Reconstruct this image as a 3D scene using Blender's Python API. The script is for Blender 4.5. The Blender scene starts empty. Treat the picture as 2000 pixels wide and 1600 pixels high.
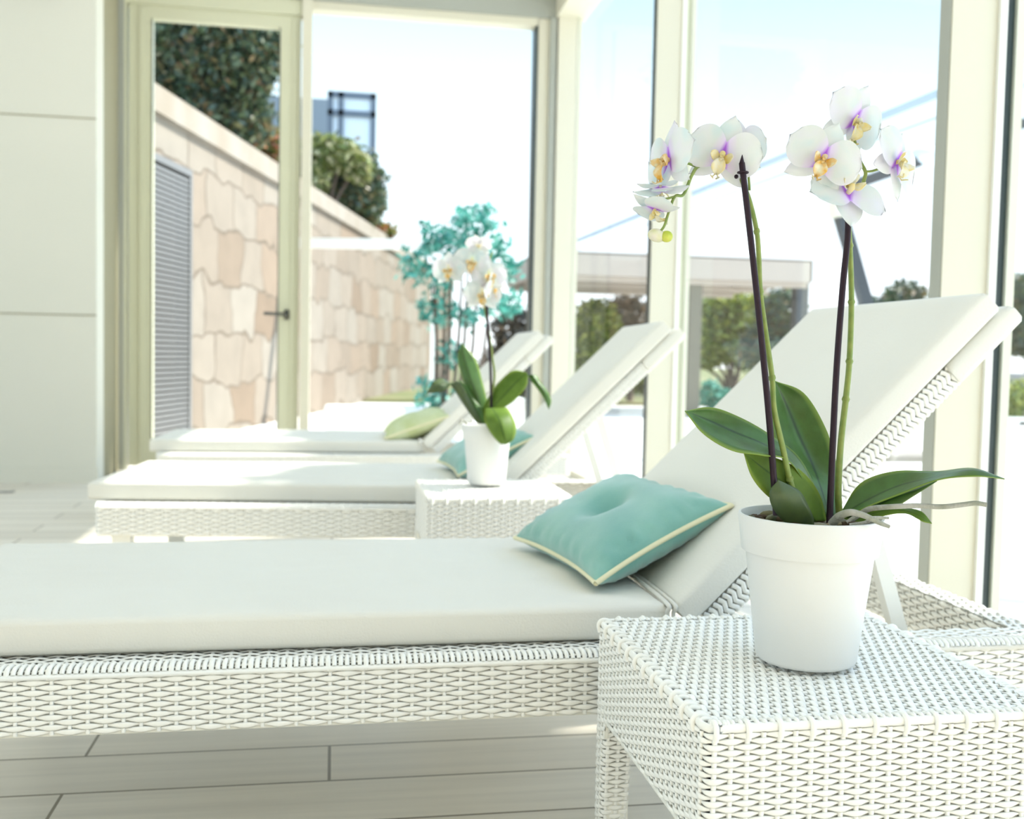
import bpy, math, random
import numpy as np
from mathutils import Vector, Matrix, noise
rnd = random.Random(7)
rng = np.random.default_rng(11)
scene = bpy.context.scene
COL = scene.collection

# ------------------------------------------------------------------ camera
F_PX, CAM_H = 2015.0, 0.85
_y, _p, _r = math.radians(9.842), math.radians(3.0), math.radians(1.156)
FWD = Vector((math.sin(_y)*math.cos(_p), math.cos(_y)*math.cos(_p), -math.sin(_p)))
_R0 = Vector((math.cos(_y), -math.sin(_y), 0)); _U0 = _R0.cross(FWD)
RGT = math.cos(_r)*_R0 + math.sin(_r)*_U0
UPV = -math.sin(_r)*_R0 + math.cos(_r)*_U0
cam_d = bpy.data.cameras.new('camera'); cam = bpy.data.objects.new('camera', cam_d)
COL.objects.link(cam); scene.camera = cam
cam_d.sensor_fit = 'HORIZONTAL'; cam_d.sensor_width = 36; cam_d.lens = F_PX/2000*36
cam_d.clip_start = .05; cam_d.clip_end = 400
cam.matrix_world = Matrix(((RGT.x, UPV.x, -FWD.x, 0), (RGT.y, UPV.y, -FWD.y, 0), (RGT.z, UPV.z, -FWD.z, CAM_H), (0, 0, 0, 1)))
cam_d.dof.use_dof = True; cam_d.dof.focus_distance = 1.42; cam_d.dof.aperture_fstop = 4.6
cam_d.dof.aperture_blades = 0

# ------------------------------------------------------------------ world, sun, exposure
vs = scene.view_settings
vs.view_transform = 'Standard'; vs.look = 'None'; vs.exposure = 0.93; vs.gamma = 1; vs.use_curve_mapping = False
world = bpy.data.worlds.new('sky'); scene.world = world; world.use_nodes = True
wn = world.node_tree; wn.nodes.clear()
_out = wn.nodes.new('ShaderNodeOutputWorld'); _bg = wn.nodes.new('ShaderNodeBackground')
_tc = wn.nodes.new('ShaderNodeTexCoord'); _sx = wn.nodes.new('ShaderNodeSeparateXYZ'); _cr = wn.nodes.new('ShaderNodeValToRGB')
wn.links.new(_tc.outputs['Generated'], _sx.inputs[0]); wn.links.new(_sx.outputs['Z'], _cr.inputs[0])
wn.links.new(_cr.outputs[0], _bg.inputs[0]); wn.links.new(_bg.outputs[0], _out.inputs[0])
_e = _cr.color_ramp.elements
_e[0].position = 0.0; _e[0].color = (.80, .82, .84, 1)
_e[1].position = 1.0; _e[1].color = (.52, .70, 1, 1)
_m = _cr.color_ramp.elements.new(.10); _m.color = (.62, .68, .74, 1)
_m = _cr.color_ramp.elements.new(.33); _m.color = (.31, .44, .53, 1)
_m = _cr.color_ramp.elements.new(.50); _m.color = (.60, .76, 1, 1)
_bg.inputs[1].default_value = 1.42
sun_d = bpy.data.lights.new('sun', 'SUN'); sun = bpy.data.objects.new('sun', sun_d); COL.objects.link(sun)
sun_d.energy = 4.9; sun_d.angle = math.radians(.7); sun_d.color = (1, .92, .82)
SUN_DIR = Vector((-1.0, -.15, -1.15)).normalized()
sun.rotation_euler = SUN_DIR.to_track_quat('-Z', 'Y').to_euler(); sun.location = (8, -3, 10)

# ------------------------------------------------------------------ helpers
def at(x, y, Y):
    """world point seen in the photo at (x, y) on the vertical plane of depth Y"""
    r = RGT*((x-1000)/F_PX) - UPV*((y-800)/F_PX) + FWD
    t = Y/r.y
    return Vector((r.x*t, Y, CAM_H + r.z*t))

def tag(o, label=None, cat=None, group=None, kind=None):
    if label: o['label'] = label
    if cat: o['category'] = cat
    if group: o['group'] = group
    if kind: o['kind'] = kind
    return o

def empty(name, loc, rz=0.0, **k):
    o = bpy.data.objects.new(name, None); COL.objects.link(o)
    o.location = loc; o.rotation_euler = (0, 0, rz); o.empty_display_size = .1
    return tag(o, **k)

class MB:
    def __init__(s): s.v = []; s.f = []; s.n = 0; s.att = []
    def add(s, V, F, a=None):
        V = np.asarray(V, float).reshape(-1, 3); b = s.n
        s.v.append(V); s.n += len(V)
        s.f.extend([tuple(int(i)+b for i in f) for f in F])
        s.att.append(np.zeros(len(V)) if a is None else np.asarray(a, float).ravel())
        return s
    def grid(s, G, cu=False, cv=False, a=None):
        G = np.asarray(G, float); n, m = G.shape[:2]
        I = np.arange(n*m).reshape(n, m); F = []
        iu = range(n if cu else n-1); iv = range(m if cv else m-1)
        for i in iu:
            for j in iv:
                F.append((I[i, j], I[(i+1) % n, j], I[(i+1) % n, (j+1) % m], I[i, (j+1) % m]))
        return s.add(G.reshape(-1, 3), F, a)
    def box(s, x0, y0, z0, x1, y1, z1, M=None):
        V = [Vector(p) for p in ((x0,y0,z0),(x1,y0,z0),(x1,y1,z0),(x0,y1,z0),(x0,y0,z1),(x1,y0,z1),(x1,y1,z1),(x0,y1,z1))]
        if M is not None: V = [M @ p for p in V]
        return s.add([tuple(p) for p in V], [(0,3,2,1),(4,5,6,7),(0,1,5,4),(1,2,6,5),(2,3,7,6),(3,0,4,7)])
    def tube(s, P, r, n=8, cap=True):
        P = [Vector(p) for p in P]; k = len(P)
        if not hasattr(r, '__len__'): r = [r]*k
        up = None; G = []
        for i in range(k):
            t = (P[min(i+1, k-1)] - P[max(i-1, 0)]).normalized()
            if up is None:
                up = t.orthogonal().normalized()
            up = (up - t*up.dot(t)).normalized(); w = t.cross(up)
            G.append([tuple(P[i] + (up*math.cos(a)+w*math.sin(a))*r[i]) for a in [2*math.pi*j/n for j in range(n)]])
        b = s.n; s.grid(G, cv=True)
        if cap:
            s.f.append(tuple(b+j for j in range(n))[::-1]); s.f.append(tuple(b+(k-1)*n+j for j in range(n)))
        return s
    def lathe(s, prof, n=64, c=(0, 0, 0)):
        G = [[(c[0]+r*math.cos(2*math.pi*j/n), c[1]+r*math.sin(2*math.pi*j/n), c[2]+z) for j in range(n)] for r, z in prof]
        return s.grid(G, cv=True)
    def blob(s, c, rx, ry, rz, M=None, nu=8, nv=6, jit=0):
        G = []
        for i in range(nv+1):
            t = math.pi*(i/nv); row = []
            for j in range(nu):
                a = 2*math.pi*j/nu
                q = Vector((rx*max(math.sin(t), .02)*math.cos(a), ry*max(math.sin(t), .02)*math.sin(a), rz*math.cos(t)))
                if jit: q *= 1+rnd.uniform(-jit, jit)
                if M is not None: q = M @ q
                row.append((c[0]+q.x, c[1]+q.y, c[2]+q.z))
            G.append(row)
        return s.grid(G, cv=True)
    def build(s, name, mat, parent=None, smooth=False, rel=None, **k):
        V = np.concatenate(s.v)
        if rel is not None: V = V - np.array(rel)
        me = bpy.data.meshes.new(name)
        me.from_pydata(V.tolist(), [], s.f)
        me.materials.append(mat)
        if smooth: me.shade_smooth()
        A = np.concatenate(s.att)
        if A.any():
            at_ = me.attributes.new('t', 'FLOAT', 'POINT'); at_.data.foreach_set('value', A.astype(np.float32))
        o = bpy.data.objects.new(name, me); COL.objects.link(o)
        if parent is not None: o.parent = parent
        return tag(o, **k)

def kids(o): return [c for c in COL.objects if c.parent == o]
def copy_tree(o, parent=None):
    c = o.copy(); COL.objects.link(c); c.parent = parent
    for ch in kids(o): copy_tree(ch, c)
    return c

def catmull(P, n):
    """smooth curve through the points, n samples per span"""
    P = [Vector(p) for p in P]; Q = [2*P[0]-P[1]] + P + [2*P[-1]-P[-2]]; out = []
    for i in range(1, len(Q)-2):
        a, b, c, d = Q[i-1:i+3]
        for j in range(n):
            t = j/n
            out.append(.5*((2*b)+(c-a)*t+(2*a-5*b+4*c-d)*t*t+(3*b-a-3*c+d)*t**3))
    out.append(P[-1]); return out

# ------------------------------------------------------------------ materials
def mat(name, col, rough=.5, spec=.5, bump=None, var=None, metal=0, transl=0, island=None, coat=0):
    m = bpy.data.materials.new(name); m.use_nodes = True; nt = m.node_tree; N = nt.nodes; L = nt.links
    b = N['Principled BSDF']; b.inputs['Base Color'].default_value = (*col, 1); b.inputs['Roughness'].default_value = rough
    b.inputs['Specular IOR Level'].default_value = spec; b.inputs['Metallic'].default_value = metal
    if coat: b.inputs['Coat Weight'].default_value = coat
    tc = N.new('ShaderNodeTexCoord'); src = None
    if var:                              # (second colour, scale, stretch)
        n = N.new('ShaderNodeTexNoise'); n.inputs['Scale'].default_value = var[1]; n.inputs['Detail'].default_value = 4
        mp = N.new('ShaderNodeMapping'); mp.inputs['Scale'].default_value = var[2] if len(var) > 2 else (1, 1, 1)
        L.new(tc.outputs['Object'], mp.inputs[0]); L.new(mp.outputs[0], n.inputs[0])
        cr = N.new('ShaderNodeValToRGB'); cr.color_ramp.elements[0].position = .35; cr.color_ramp.elements[1].position = .65
        cr.color_ramp.elements[0].color = (*col, 1); cr.color_ramp.elements[1].color = (*var[0], 1)
        L.new(n.outputs[0], cr.inputs[0]); src = cr.outputs[0]
    if island:                           # list of colours picked per leaf
        g = N.new('ShaderNodeNewGeometry'); cr = N.new('ShaderNodeValToRGB'); cr.color_ramp.interpolation = 'LINEAR'
        els = cr.color_ramp.elements
        for i, c in enumerate(island):
            e = els[i] if i < 2 else els.new(i/(len(island)-1))
            e.position = i/(len(island)-1) if i != 1 or len(island) == 2 else 1/(len(island)-1)
            e.color = (*c, 1)
        L.new(g.outputs['Random Per Island'], cr.inputs[0]); src = cr.outputs[0]
    if src: L.new(src, b.inputs['Base Color'])
    if bump:
        n = N.new('ShaderNodeTexNoise'); n.inputs['Scale'].default_value = bump[0]; n.inputs['Detail'].default_value = 5
        bp = N.new('ShaderNodeBump'); bp.inputs['Strength'].default_value = bump[1]; bp.inputs['Distance'].default_value = .01
        L.new(tc.outputs['Object'], n.inputs[0]); L.new(n.outputs[0], bp.inputs['Height']); L.new(bp.outputs[0], b.inputs['Normal'])
    if transl:
        o = N['Material Output']; mx = N.new('ShaderNodeMixShader'); tr = N.new('ShaderNodeBsdfTranslucent')
        tr.inputs[0].default_value = (*col, 1)
        if src: L.new(src, tr.inputs[0])
        mx.inputs[0].default_value = transl
        L.new(b.outputs[0], mx.inputs[1]); L.new(tr.outputs[0], mx.inputs[2]); L.new(mx.outputs[0], o.inputs[0])
    return m

def petal_mat(name, centre, mid, stain=.15):
    m = mat(name, (.74, .755, .77), rough=.55, spec=.25); nt = m.node_tree; N = nt.nodes; L = nt.links
    b = N['Principled BSDF']; a = N.new('ShaderNodeAttribute'); a.attribute_name = 't'
    cr = N.new('ShaderNodeValToRGB'); e = cr.color_ramp.elements
    e[0].position = .06; e[0].color = (*centre, 1); e[1].position = stain+.2; e[1].color = (.74, .755, .77, 1)
    q = e.new(stain); q.color = (*mid, 1)
    n = N.new('ShaderNodeTexNoise'); n.inputs['Scale'].default_value = 26
    tc = N.new('ShaderNodeTexCoord'); L.new(tc.outputs['Object'], n.inputs[0])
    c2 = N.new('ShaderNodeValToRGB'); f = c2.color_ramp.elements
    f[0].position = .3; f[0].color = (.86, .98, .96, 1); f[1].position = .7; f[1].color = (1, .95, 1, 1); h = f.new(.5); h.color = (.99, 1, .95, 1)
    L.new(n.outputs[0], c2.inputs[0])
    mx = N.new('ShaderNodeMix'); mx.data_type = 'RGBA'; mx.blend_type = 'MULTIPLY'; mx.inputs[0].default_value = 1
    L.new(a.outputs['Fac'], cr.inputs[0]); L.new(cr.outputs[0], mx.inputs[6]); L.new(c2.outputs[0], mx.inputs[7])
    L.new(mx.outputs[2], b.inputs['Base Color'])
    o = N['Material Output']; ms = N.new('ShaderNodeMixShader'); tr = N.new('ShaderNodeBsdfTranslucent'); L.new(mx.outputs[2], tr.inputs[0])
    ms.inputs[0].default_value = .3; L.new(b.outputs[0], ms.inputs[1]); L.new(tr.outputs[0], ms.inputs[2]); L.new(ms.outputs[0], o.inputs[0])
    return m

def glass_mat(name, tint=(.97, .99, .985), refl=.12):
    m = bpy.data.materials.new(name); m.use_nodes = True; nt = m.node_tree; N = nt.nodes; L = nt.links; N.clear()
    o = N.new('ShaderNodeOutputMaterial'); t = N.new('ShaderNodeBsdfTransparent'); t.inputs[0].default_value = (*tint, 1)
    g = N.new('ShaderNodeBsdfGlossy'); g.inputs['Roughness'].default_value = .01
    fr = N.new('ShaderNodeFresnel'); fr.inputs[0].default_value = 1.45
    mu = N.new('ShaderNodeMath'); mu.operation = 'MULTIPLY'; mu.inputs[1].default_value = refl
    mx = N.new('ShaderNodeMixShader'); L.new(fr.outputs[0], mu.inputs[0]); L.new(mu.outputs[0], mx.inputs[0])
    L.new(t.outputs[0], mx.inputs[1]); L.new(g.outputs[0], mx.inputs[2]); L.new(mx.outputs[0], o.inputs[0])
    return m

def brickish(name, cols, mortar, scale, bw, bh, msize, distort, rough, bumps, axes, offset=.5, grain=None):
    """procedural planks or stones: axes picks which object coordinates run along and up"""
    m = bpy.data.materials.new(name); m.use_nodes = True; nt = m.node_tree; N = nt.nodes; L = nt.links
    b = N['Principled BSDF']; b.inputs['Roughness'].default_value = rough
    tc = N.new('ShaderNodeTexCoord'); sp = N.new('ShaderNodeSeparateXYZ'); cb = N.new('ShaderNodeCombineXYZ')
    L.new(tc.outputs['Object'], sp.inputs[0]); L.new(sp.outputs[axes[0]], cb.inputs[0]); L.new(sp.outputs[axes[1]], cb.inputs[1])
    vec = cb.outputs[0]
    if distort:
        n = N.new('ShaderNodeTexNoise'); n.inputs['Scale'].default_value = distort[0]; n.inputs['Detail'].default_value = 2
        L.new(vec, n.inputs[0]); v1 = N.new('ShaderNodeVectorMath'); v1.operation = 'SUBTRACT'; v1.inputs[1].default_value = (.5, .5, .5)
        L.new(n.outputs['Color'], v1.inputs[0]); v2 = N.new('ShaderNodeVectorMath'); v2.operation = 'SCALE'; v2.inputs['Scale'].default_value = distort[1]
        L.new(v1.outputs[0], v2.inputs[0]); v3 = N.new('ShaderNodeVectorMath'); L.new(vec, v3.inputs[0]); L.new(v2.outputs[0], v3.inputs[1]); vec = v3.outputs[0]
    br = N.new('ShaderNodeTexBrick'); L.new(vec, br.inputs[0])
    br.inputs['Scale'].default_value = scale; br.inputs['Brick Width'].default_value = bw; br.inputs['Row Height'].default_value = bh
    br.inputs['Mortar Size'].default_value = msize; br.inputs['Mortar Smooth'].default_value = .2; br.offset = offset
    br.inputs['Color1'].default_value = (0, 0, 0, 1); br.inputs['Color2'].default_value = (1, 1, 1, 1); br.inputs['Mortar'].default_value = (.5, .5, .5, 1)
    cr = N.new('ShaderNodeValToRGB'); els = cr.color_ramp.elements
    for i, c in enumerate(cols):
        e = els[i] if i < 2 else els.new(.5)
        e.position = i/(len(cols)-1); e.color = (*c, 1)
    L.new(br.outputs['Color'], cr.inputs[0])
    n2 = N.new('ShaderNodeTexNoise'); n2.inputs['Detail'].default_value = 6; n2.inputs['Scale'].default_value = 1
    mp = N.new('ShaderNodeMapping'); mp.inputs['Scale'].default_value = grain or (4, 4, 4); L.new(tc.outputs['Object'], mp.inputs[0]); L.new(mp.outputs[0], n2.inputs[0])
    hs = N.new('ShaderNodeMix'); hs.data_type = 'RGBA'; hs.blend_type = 'MULTIPLY'; hs.inputs[0].default_value = .8
    c3 = N.new('ShaderNodeValToRGB'); c3.color_ramp.elements[0].position = .3; c3.color_ramp.elements[0].color = (.86, .86, .86, 1); c3.color_ramp.elements[1].position = .6; c3.color_ramp.elements[1].color = (1, 1, 1, 1)
    L.new(n2.outputs[0], c3.inputs[0]); L.new(cr.outputs[0], hs.inputs[6]); L.new(c3.outputs[0], hs.inputs[7])
    mm = N.new('ShaderNodeMix'); mm.data_type = 'RGBA'; L.new(br.outputs['Fac'], mm.inputs[0]); L.new(hs.outputs[2], mm.inputs[6]); mm.inputs[7].default_value = (*mortar, 1)
    L.new(mm.outputs[2], b.inputs['Base Color'])
    bp = N.new('ShaderNodeBump'); bp.inputs['Strength'].default_value = bumps[0]; bp.inputs['Distance'].default_value = bumps[1]; bp.invert = True
    L.new(br.outputs['Fac'], bp.inputs['Height']); L.new(bp.outputs[0], b.inputs['Normal'])
    return m

M = {}
M['wicker'] = mat('white_wicker', (.93, .925, .87), rough=.42, spec=.4)
M['wicker_core'] = mat('wicker_core', (.86, .85, .77), rough=.7)
M['fabric'] = mat('white_canvas', (.765, .755, .69), rough=.85, spec=.15, bump=(260, .12), var=((.75, .735, .67), 3))
M['teal'] = mat('sea_green_velvet', (.17, .39, .34), rough=.75, spec=.2, bump=(300, .15), var=((.24, .47, .40), 9))
M['teal'].node_tree.nodes['Principled BSDF'].inputs['Sheen Weight'].default_value = .5
M['lime'] = mat('pale_green_velvet', (.52, .58, .30), rough=.75, spec=.2, bump=(300, .15), var=((.60, .66, .42), 12))
M['welt'] = mat('cream_piping', (.78, .74, .50), rough=.7)
M['pot'] = mat('white_plastic', (.76, .765, .74), rough=.38, spec=.45, bump=(420, .03))
M['leaf'] = mat('orchid_leaf', (.07, .145, .03), rough=.36, spec=.5, var=((.085, .20, .045), 30), transl=.22, bump=(90, .08))
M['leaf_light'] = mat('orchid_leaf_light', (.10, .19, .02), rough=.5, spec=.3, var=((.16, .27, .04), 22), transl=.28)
def edge_tint(m, edge, mid):
    nt = m.node_tree; N = nt.nodes; L = nt.links; b = N['Principled BSDF']; src = b.inputs['Base Color'].links[0].from_socket
    a = N.new('ShaderNodeAttribute'); a.attribute_name = 't'
    c1 = N.new('ShaderNodeValToRGB'); e = c1.color_ramp.elements; e[0].position = .80; e[0].color = (0, 0, 0, 1); e[1].position = 1; e[1].color = (1, 1, 1, 1)
    c2 = N.new('ShaderNodeValToRGB'); e = c2.color_ramp.elements; e[0].position = 0; e[0].color = (1, 1, 1, 1); e[1].position = .10; e[1].color = (0, 0, 0, 1)
    for c in (c1, c2): L.new(a.outputs['Fac'], c.inputs[0])
    x1 = N.new('ShaderNodeMix'); x1.data_type = 'RGBA'; L.new(c1.outputs[0], x1.inputs[0]); L.new(src, x1.inputs[6]); x1.inputs[7].default_value = (*edge, 1)
    x2 = N.new('ShaderNodeMix'); x2.data_type = 'RGBA'; L.new(c2.outputs[0], x2.inputs[0]); L.new(x1.outputs[2], x2.inputs[6]); x2.inputs[7].default_value = (*mid, 1)
    L.new(x2.outputs[2], b.inputs['Base Color'])
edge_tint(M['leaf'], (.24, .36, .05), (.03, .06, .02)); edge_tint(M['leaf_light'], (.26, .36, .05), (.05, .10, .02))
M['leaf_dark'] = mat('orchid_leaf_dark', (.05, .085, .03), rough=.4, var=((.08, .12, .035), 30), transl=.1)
M['stem'] = mat('green_stem', (.17, .25, .05), rough=.45, var=((.24, .30, .07), 60))
M['stake'] = mat('dark_plum_stake', (.022, .010, .018), rough=.45, spec=.25)
M['root'] = mat('grey_root', (.42, .41, .36), rough=.8, bump=(200, .4), var=((.30, .31, .24), 40))
M['bark'] = mat('bark_chips', (.10, .06, .03), rough=.85, island=[(.05, .03, .02), (.16, .10, .05), (.28, .22, .13), (.13, .14, .05), (.35, .33, .28)])
M['petal'] = petal_mat('white_petal_violet', (.50, .16, .84), (.80, .70, .94))
M['petal2'] = petal_mat('white_petal_plain', (.95, .90, .55), (.93, .93, .86), .12)
M['lip'] = mat('yellow_lip', (.92, .78, .30), rough=.5, transl=.3, var=((.90, .89, .80), 75))
M['lip_deep'] = mat('orange_lip', (.90, .56, .09), rough=.5, transl=.3, var=((.90, .87, .68), 80))
M['bud'] = mat('bud', (.80, .80, .48), rough=.5, transl=.25, var=((.88, .84, .74), 70))
M['bud_green'] = mat('bud_green', (.42, .50, .04), rough=.5, var=((.60, .62, .12), 80))
M['wall'] = mat('white_plaster', (.69, .685, .60), rough=.8, var=((.71, .70, .615), 1.2))
M['bounce_wall'] = mat('warm_bounce_wall', (.78, .64, .40), rough=.6, var=((.70, .55, .33), 3))  # warm tone given to the unseen back wall to bounce warm light forward
M['ceiling'] = mat('ceiling_paint', (.82, .83, .82), rough=.9)
M['shade_and_seam'] = mat('shade_and_seam_olive', (.31, .285, .185), rough=.7)
M['frame'] = mat('champagne_frame', (.62, .62, .46), rough=.38, spec=.5)
M['frame_grey'] = mat('grey_gasket_trim', (.36, .375, .33), rough=.45)
M['cream'] = mat('cream_mullion', (.67, .64, .52), rough=.45, spec=.4)
M['gasket'] = mat('black_gasket', (.03, .045, .045), rough=.4)
M['white_metal'] = mat('white_metal', (.85, .85, .80), rough=.4)
M['dark_metal'] = mat('dark_metal', (.05, .06, .07), rough=.35, metal=.4)
M['handle'] = mat('handle_metal', (.10, .10, .09), rough=.25, metal=.8)
M['glass'] = glass_mat('window_glass')
M['pave'] = mat('pale_paving', (.86, .85, .80), rough=.8, var=((.80, .79, .74), .8))
M['floor'] = brickish('oak_planks', [(.72, .665, .57), (.78, .73, .635), (.67, .62, .53)], (.23, .20, .15), 1, 1.35, .185, .0035, None, .42, (.4, .004), (0, 1), .37, grain=(1.5, 40, 1))
M['stone'] = brickish('ashlar_stone', [(.20, .145, .10), (.27, .24, .20), (.24, .18, .13)], (.14, .11, .08), 1, .82, .52, .015, (1.7, .50), .85, (.8, .03), (0, 2), .4, grain=(3, 3, 3))
M['coping'] = mat('coping_stone', (.27, .23, .18), rough=.8, var=((.31, .28, .24), 2), bump=(20, .3))
M['louvre'] = mat('louvre_metal', (.20, .20, .20), rough=.4, metal=.3)
M['canvas_tan'] = mat('tan_canvas', (.43, .375, .32), rough=.85)
M['post_grey'] = mat('weathered_post', (.16, .145, .11), rough=.8)
M['soil'] = mat('soil', (.12, .09, .06), rough=.95)
M['lawn'] = mat('lawn', (.11, .14, .04), rough=.95, var=((.24, .22, .11), .5), bump=(30, .5))
M['trunk'] = mat('trunk_bark', (.12, .09, .07), rough=.9, bump=(20, .6))
M['bluebuild'] = mat('pale_blue_cladding', (.20, .25, .30), rough=.5)
M['awning'] = mat('awning_rail_paint', (.40, .50, .60), rough=.5)
M['tower_glass'] = mat('tower_glass', (.62, .74, .84), rough=.15, spec=.8)
M['tower_steel'] = mat('tower_steel', (.10, .14, .19), rough=.4)

# ------------------------------------------------------------------ the setting
def S(name, mb, m, **k): return mb.build(name, M[m], kind='structure', **k)
S('floor', MB().box(-6.2, -4.5, -.08, 1.78, 7.62, 0), 'floor')
S('ceiling', MB().box(-6.2, -4.5, 3.62, 1.78, 7.7, 3.75), 'ceiling')
wl = MB(); wl.box(-6.1, 6.8, 0, -1.46, 7.0, 3.62); S('wall_left', wl, 'wall')
tr = MB()
for z in (1.043, 2.253): tr.box(-6.0, 6.7965, z, -1.46, 6.801, z+.007)
S('trim_1', tr, 'shade_and_seam')
S('baseboard_left', MB().box(-6.0, 6.782, 0, -1.448, 6.8, .095), 'wall')
S('shaded_wall_return', MB().box(-1.60, 6.99, 0, -1.463, 7.5, 3.62), 'shade_and_seam')  # return of the plaster wall, its shade put into a darker colour
for i_, y_ in enumerate((-4.4, -1.6, 1.2, 4.0, 6.74)):  # unseen left side: glazing added instead of a wall to let skylight in
    w_o = S('window_%d' % (6+i_), MB().box(-6.12, y_, 0, -6.0, y_+.06, 3.62), 'cream')
    if i_ < 4: MB().box(-6.06, y_+.06, .05, -6.054, y_+2.8, 3.60).build('glass_pane', M['glass'], w_o)  # pane of the added glazing
S('unseen_wall_back', MB().box(-6.2, -4.7, 0, 1.78, -4.5, 3.62), 'bounce_wall')
S('wall_front', MB().box(-1.6, 7.46, 3.295, 1.60, 7.62, 3.62), 'frame_grey')
S('wall_right', MB().box(1.56, -4.5, 3.30, 1.78, 7.5, 3.62), 'cream')
# end window wall: frame members in champagne aluminium
d1 = S('door_1', MB().box(-1.47, 7.47, 0, -1.412, 7.60, 3.295).box(-1.412, 7.48, 3.19, -.243, 7.60, 3.295), 'frame')
g = MB().box(-1.475, 7.463, 0, -1.425, 7.47, 3.295); g.build('frame_strip', M['frame_grey'], d1)
lf = MB()
lf.box(-1.40, 7.50, .03, -1.244, 7.57, 3.19); lf.box(-.391, 7.50, .03, -.250, 7.57, 3.19)
lf.box(-1.244, 7.50, 3.10, -.391, 7.57, 3.19); lf.box(-1.244, 7.50, .03, -.391, 7.57, .20)
lf.box(-1.33, 7.488, .03, -1.30, 7.50, 3.16); lf.box(-.305, 7.488, .03, -.285, 7.50, 3.16)
leaf_o = lf.build('door_leaf', M['frame'], d1)
gk = MB()
for a in ((-1.25, -1.244, .2, 3.10), (-.397, -.391, .2, 3.10)): gk.box(a[0], 7.495, a[2], a[1], 7.50, a[3])
gk.build('gasket', M['gasket'], leaf_o)
MB().box(-1.244, 7.53, .20, -.391, 7.536, 3.10).build('glass_pane', M['glass'], leaf_o)
hp = at(560, 615, 7.5)
h = MB(); h.tube([hp+Vector((0, 0, 0)), hp+Vector((0, -.055, 0)), hp+Vector((-.02, -.065, 0)), hp+Vector((-.155, -.065, .004))], [.011, .011, .012, .012], 10)
h.box(hp.x-.016, 7.485, hp.z-.035, hp.x+.016, 7.50, hp.z+.035)
h.build('door_handle', M['handle'], leaf_o, smooth=True, label='dark lever handle')
w1 = S('window_1', MB().box(-.240, 7.45, 0, -.172, 7.60, 3.295).box(-.172, 7.48, 3.238, 1.44, 7.60, 3.295).box(-.172, 7.48, 0, 1.44, 7.60, .06).box(1.435, 7.48, 0, 1.52, 7.60, 3.295), 'cream')
MB().box(1.415, 7.47, .06, 1.435, 7.60, 3.238).build('gasket', M['gasket'], w1)
MB().box(-.172, 7.53, .06, 1.415, 7.536, 3.238).build('glass_pane', M['glass'], w1)
S('trim_3', MB().box(1.52, 7.44, 0, 1.566, 7.60, 3.295), 'frame_grey')
# glass wall on the right: deep mullions, glass on the outer side
def mullion(idx, y0, y1, nxt, cap='frame_grey', gas='gasket'):
    w = S('window_%d' % idx, MB().box(1.552, y0, 0, 1.68, y1, 3.30), 'cream')
    MB().box(1.549, y0+.004, .02, 1.552, y1-.002, 3.30).build('inner_cap', M[cap], w)
    MB().box(1.68, y0-.012, 0, 1.70, y1+.012, 3.30).build('glazing_bead', M['white_metal'], w)
    MB().box(1.70, y0-.004, 0, 1.725, y1+.004, 3.30).build('gasket', M[gas], w)
    MB().box(1.725, y0-.015, 0, 1.75, y1+.015, 3.30).build('outer_cap', M['cream'], w)
    if nxt:
        MB().box(1.66, y1, 0, 1.75, nxt, .05).build('sill_rail', M['cream'], w)
        MB().box(1.709, y1, .05, 1.715, nxt, 3.30).build('glass_pane', M['glass'], w)
mullion(5, -2.57, -2.51, -.05); mullion(4, -.05, .005, 2.463); mullion(3, 2.463, 2.517, 4.982); mullion(2, 4.982, 5.04, 7.42, 'gasket', 'frame')
S('trim_4', MB().box(1.575, 7.42, 0, 1.75, 7.60, 3.30), 'cream')
tag(MB().box(-2.09, 6.70, 3.06, -1.63, 6.80, 3.30).build('air_vent', M['louvre']), 'grey metal vent box high on the white plaster wall', 'vent')
p_ = Vector((-1.86, 6.35, 0))
tag(MB().box(p_.x-.04, p_.y-.03, 0, p_.x+.04, p_.y+.03, .004).build('floor_socket', M['louvre']), 'small metal socket plate set in the floor before the white wall', 'socket')

# ------------------------------------------------------------------ woven surfaces
def rr(u, hx, hy, r):
    """rounded rectangle outline: position and normal at arc length u"""
    u = np.asarray(u, float); a, b = 2*(hx-r), 2*(hy-r); q = math.pi*r/2
    P = 2*(a+b)+4*q; u = np.mod(u, P)
    x = np.zeros_like(u); y = np.zeros_like(u); nx = np.zeros_like(u); ny = np.zeros_like(u)
    segs = [('l', -hx+r, -hy, 1, 0, a), ('c', hx-r, -hy+r, -90, 0, q), ('l', hx, -hy+r, 0, 1, b), ('c', hx-r, hy-r, 0, 0, q),
            ('l', hx-r, hy, -1, 0, a), ('c', -hx+r, hy-r, 90, 0, q), ('l', -hx, hy-r, 0, -1, b), ('c', -hx+r, -hy+r, 180, 0, q)]
    s0 = 0
    for k, px, py, dx, dy, ln in segs:
        m = (u >= s0) & (u <= s0+ln); t = u[m]-s0
        if k == 'l': x[m] = px+dx*t; y[m] = py+dy*t; nx[m] = dy; ny[m] = -dx
        else:
            an = np.radians(dx)+t/r; x[m] = px+r*np.cos(an); y[m] = py+r*np.sin(an); nx[m] = np.cos(an); ny[m] = np.sin(an)
        s0 += ln
    return x, y, nx, ny, P

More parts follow.
